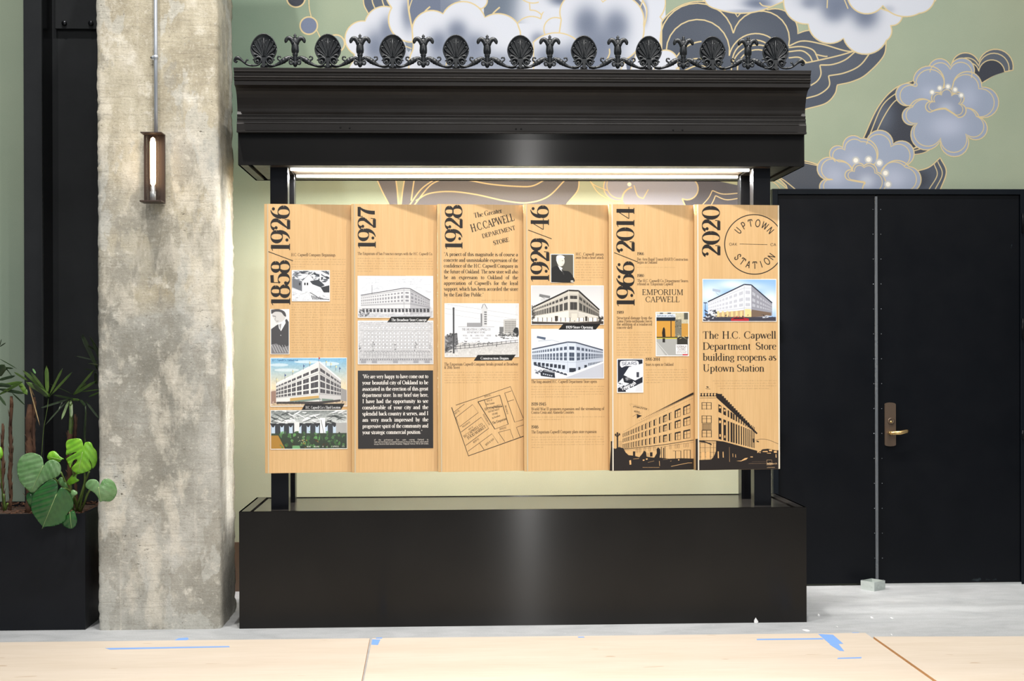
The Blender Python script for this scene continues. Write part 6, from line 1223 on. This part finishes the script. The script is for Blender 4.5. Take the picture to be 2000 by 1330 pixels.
bigleaf(mo, L10, .05, LM['mid'], veins=False, cup=.01); bigleaf(mo, L11, .06, LM['mid'], veins=False, cup=.01); bigleaf(mo, L9, .08, LM['lime'], veins=False, cup=.01); bigleaf(mo, L4, .12, LM['lime'], (800, 385), (620, 345), .02)
bigleaf(mo, L1, -.02, LM['mid'], (560, 462), (400, 808), .03, tilt=.01, fold=-.01); bigleaf(mo, L2, -.09, LM['deep'], (732, 835), (540, 1295), .045, tilt=-.045, fold=.0); bigleaf(mo, L3, .04, LM['lime'], (1072, 285), (1010, 570), .02, tilt=-.01); bigleaf(mo, L5, -.10, LM['mid'], (1280, 740), (1310, 928), .03, tilt=0)
def stem(parent, pts, r, mt, Ys, sc=6.65, oy=840, name='stem'):
    P = cr(*[v for p in pts for v in p], n=5); k = len(P); Yv = np.interp(np.linspace(0, 1, k), np.linspace(0, 1, len(Ys)), Ys)
    MB().tube([onY(x/sc, oy+y/sc, yy) for (x, y), yy in zip(P, Yv)], r, 7).build(name, mt, parent)
pass
for pts, Ys in (([(1100, 540), (1095, 690), (1010, 960), (985, 1050)], (.07, .12, .2)), ([(945, 520), (960, 640), (880, 690)], (.06, .1, .12)), ([(790, 545), (870, 720), (960, 900), (1000, 1050)], (.03, .1, .2)), ([(1270, 745), (1160, 790), (1090, 960), (1050, 1060)], (-.09, .05, .2)), ([(732, 835), (850, 760), (960, 860), (1020, 1050)], (-.09, .05, .2)), ([(560, 462), (640, 560), (860, 800), (960, 1050)], (.0, .1, .2)), ([(1160, 540), (1100, 700), (1060, 900), (1030, 1060)], (.1, .15, .2))): stem(mo, pts, .0055, LM['stem'], Ys)
m2 = thing('monstera_plant', (onY(7, 1000, .25)[0], .25, SOZ), 'small monstera stem at the left frame edge with one round leaf', 'plant')
bigleaf(m2, L8, .1, LM['lime'], veins=False); stem(m2, [(0, 380), (12, 600), (30, 800), (50, 1050)], .004, LM['stem'], (.12, .25)); stem(m2, [(100, 950), (70, 1040)], .006, LM['stem'], (.25, .26)); stem(m2, [(40, 830), (60, 1040)], .009, LM['stem'], (.25, .26))
def leaflet(parent, a, b, w, Y0, Y1, mt, droop=.0):
    sc, oy = 5.32, 630; a = np.array(a, float); b = np.array(b, float); d = b-a; L = np.hypot(*d); n = np.array([-d[1], d[0]])/L; k = 9; m = MB(); vs = []
    for i in range(k):
        t_ = i/(k-1); c0 = a+d*t_+np.array([0, droop*L*t_*t_]); ww = w/2*(.35+.65*min(1, t_*4))*(1 if t_ < .75 else max(.0, (1-t_)/.25)**.6+.02); Yc = Y0+(Y1-Y0)*t_
        for s_, off in ((-1, -.004), (0, .004), (1, -.004)): q = c0+n*ww*s_; vs.append(tuple(onY(q[0]/sc, oy+q[1]/sc, Yc+off*min(1, ww/10))))
    m.add(vs, [(i*3+j, i*3+j+1, (i+1)*3+j+1, (i+1)*3+j) for i in range(k-1) for j in range(2)], 0, True); o = m.build('leaflet', mt, parent); md = o.modifiers.new('thick', 'SOLIDIFY'); md.thickness = .0012
def trunk(parent, a, b, w, Y, mt=None, hairy=True):
    sc, oy = 5.32, 630; k = 14; m = MB(); R = w/2/sc/330.; pth = []
    zb = SOZ-.01
    A = onY(a[0]/sc, oy+a[1]/sc, Y); B = onY(b[0]/sc, oy+b[1]/sc, Y); B = np.array([B[0], Y, min(B[2], zb)])
    for i in range(k): t_ = i/(k-1); pth.append(A+(B-A)*t_+np.array([.004*sin(i*1.3), .004*cos(i*1.7), 0]))
    m.tube(pth, [R*random.uniform(.82, 1.12)*(.7 if i == 0 else 1) for i in range(k)], 9)
    if hairy:
        for i in range(1, k-1):
            for _ in range(3):
                an = random.uniform(0, 6.28); p = pth[i]; o_ = np.array([cos(an), sin(an), 0])*R; m.tube([p+o_*.8-np.array([0, 0, .012]), p+o_*1.15+np.array([0, 0, .012]), p+o_*(1.3+random.random()*.6)+np.array([0, 0, .03])], [.0035, .0025, .0006], 4)
    m.build('trunk', mt or LM['trunk'], parent)
def palm(label, px, Y, leaves, trunks, mt):
    th = thing('lady_palm', (onY(px/5.32, 1000, Y)[0], Y, SOZ), label, 'plant', 'lady palms in the planter')
    for a, b, w, *r in leaves: leaflet(th, a, b, w, Y, Y-.06+random.uniform(-.04, .04), LM[r[0]] if r else mt, random.uniform(0, .06))
    for a, b, w, *r in trunks: trunk(th, a, b, w, Y+.0, LM[r[0]] if r else None, not r)
    return th
palm('lady palm at the left frame edge with dark drooping leaves', 60, .40, [((-20,600),(160,548),30,'palmdark'),((-20,665),(240,608),34),((-10,750),(235,612),30),((195,615),(285,748),50),((-20,690),(262,735),34,'palmdark'),((130,735),(262,858),16,'palmdark'),((-30,740),(65,858),28,'palmdark'),((-40,560),(50,430),90,'palmdark'),((0,380),(175,472),10,'palmdark'),((20,470),(140,470),18,'palmdark'),((0,250),(60,205),12,'palmdark'),((-5,250),(15,170),9,'palmdark'),((50,460),(125,552),12,'palmdark'),((-30,640),(120,660),40,'palmdark')],
     [((25, 1050), (32, 1900), 32), ((115, 765), (105, 1900), 38)], LM['palm'])
palm('lady palm in the middle with upright narrow leaves and thick brown trunks', 320, .34, [((470,710),(235,488),36),((478,720),(312,492),26),((492,745),(483,440),42),((515,748),(652,468),24),((530,752),(752,498),24),((522,768),(268,603),50),((290,605),(145,510),22),((505,785),(330,620),40,'palmdark'),((355,760),(300,650),12,'dry'),((300,650),(415,1065),12,'dry'),((340,480),(372,530),20,'mid')],
     [((305, 850), (300, 1900), 72), ((352, 775), (356, 1900), 30), ((500, 780), (345, 1000), 5, 'stem')], LM['palm'])
palm('lady palm nearest the pier with spreading thin leaves', 735, .44, [((765,745),(980,486),24),((815,700),(900,622),14),((765,750),(1000,603),28),((850,720),(1040,690),10),((920,772),(1040,720),16),((760,750),(520,630),10,'palmdark'),((810,805),(550,745),20,'palmdark'),((715,795),(410,890),20,'palmdark'),((700,810),(470,1047),16,'palmdark'),((715,812),(638,1003),28),((735,808),(742,985),34),((830,800),(888,862),26,'palmdark'),((888,815),(1030,1000),22,'palmdark'),((650,815),(608,905),14,'palmdark'),((740,800),(830,800),26)],
     [((735, 960), (722, 1150), 46, 'stem'), ((722, 1120), (722, 1900), 60), ((778, 950), (790, 1900), 26)], LM['palm'])
palm('dim tall lady palm half hidden behind the pier', 960, .55, [((1015,490),(855,92),30,'palmdark'),((1010,480),(842,125),34,'palmdark'),((1020,300),(905,230),20,'palmdark'),((1010,400),(780,340),14,'palmdark'),((1030,440),(912,420),12,'palmdark'),((1010,510),(872,473),12,'palmdark'),((1000,640),(992,512),36,'palmdark'),((1060,420),(960,200),30,'palmdark'),((1040,330),(930,130),20,'palmdark')],
     [((885, 860), (880, 1900), 22, 'palmdark')], LM['palmdark'])
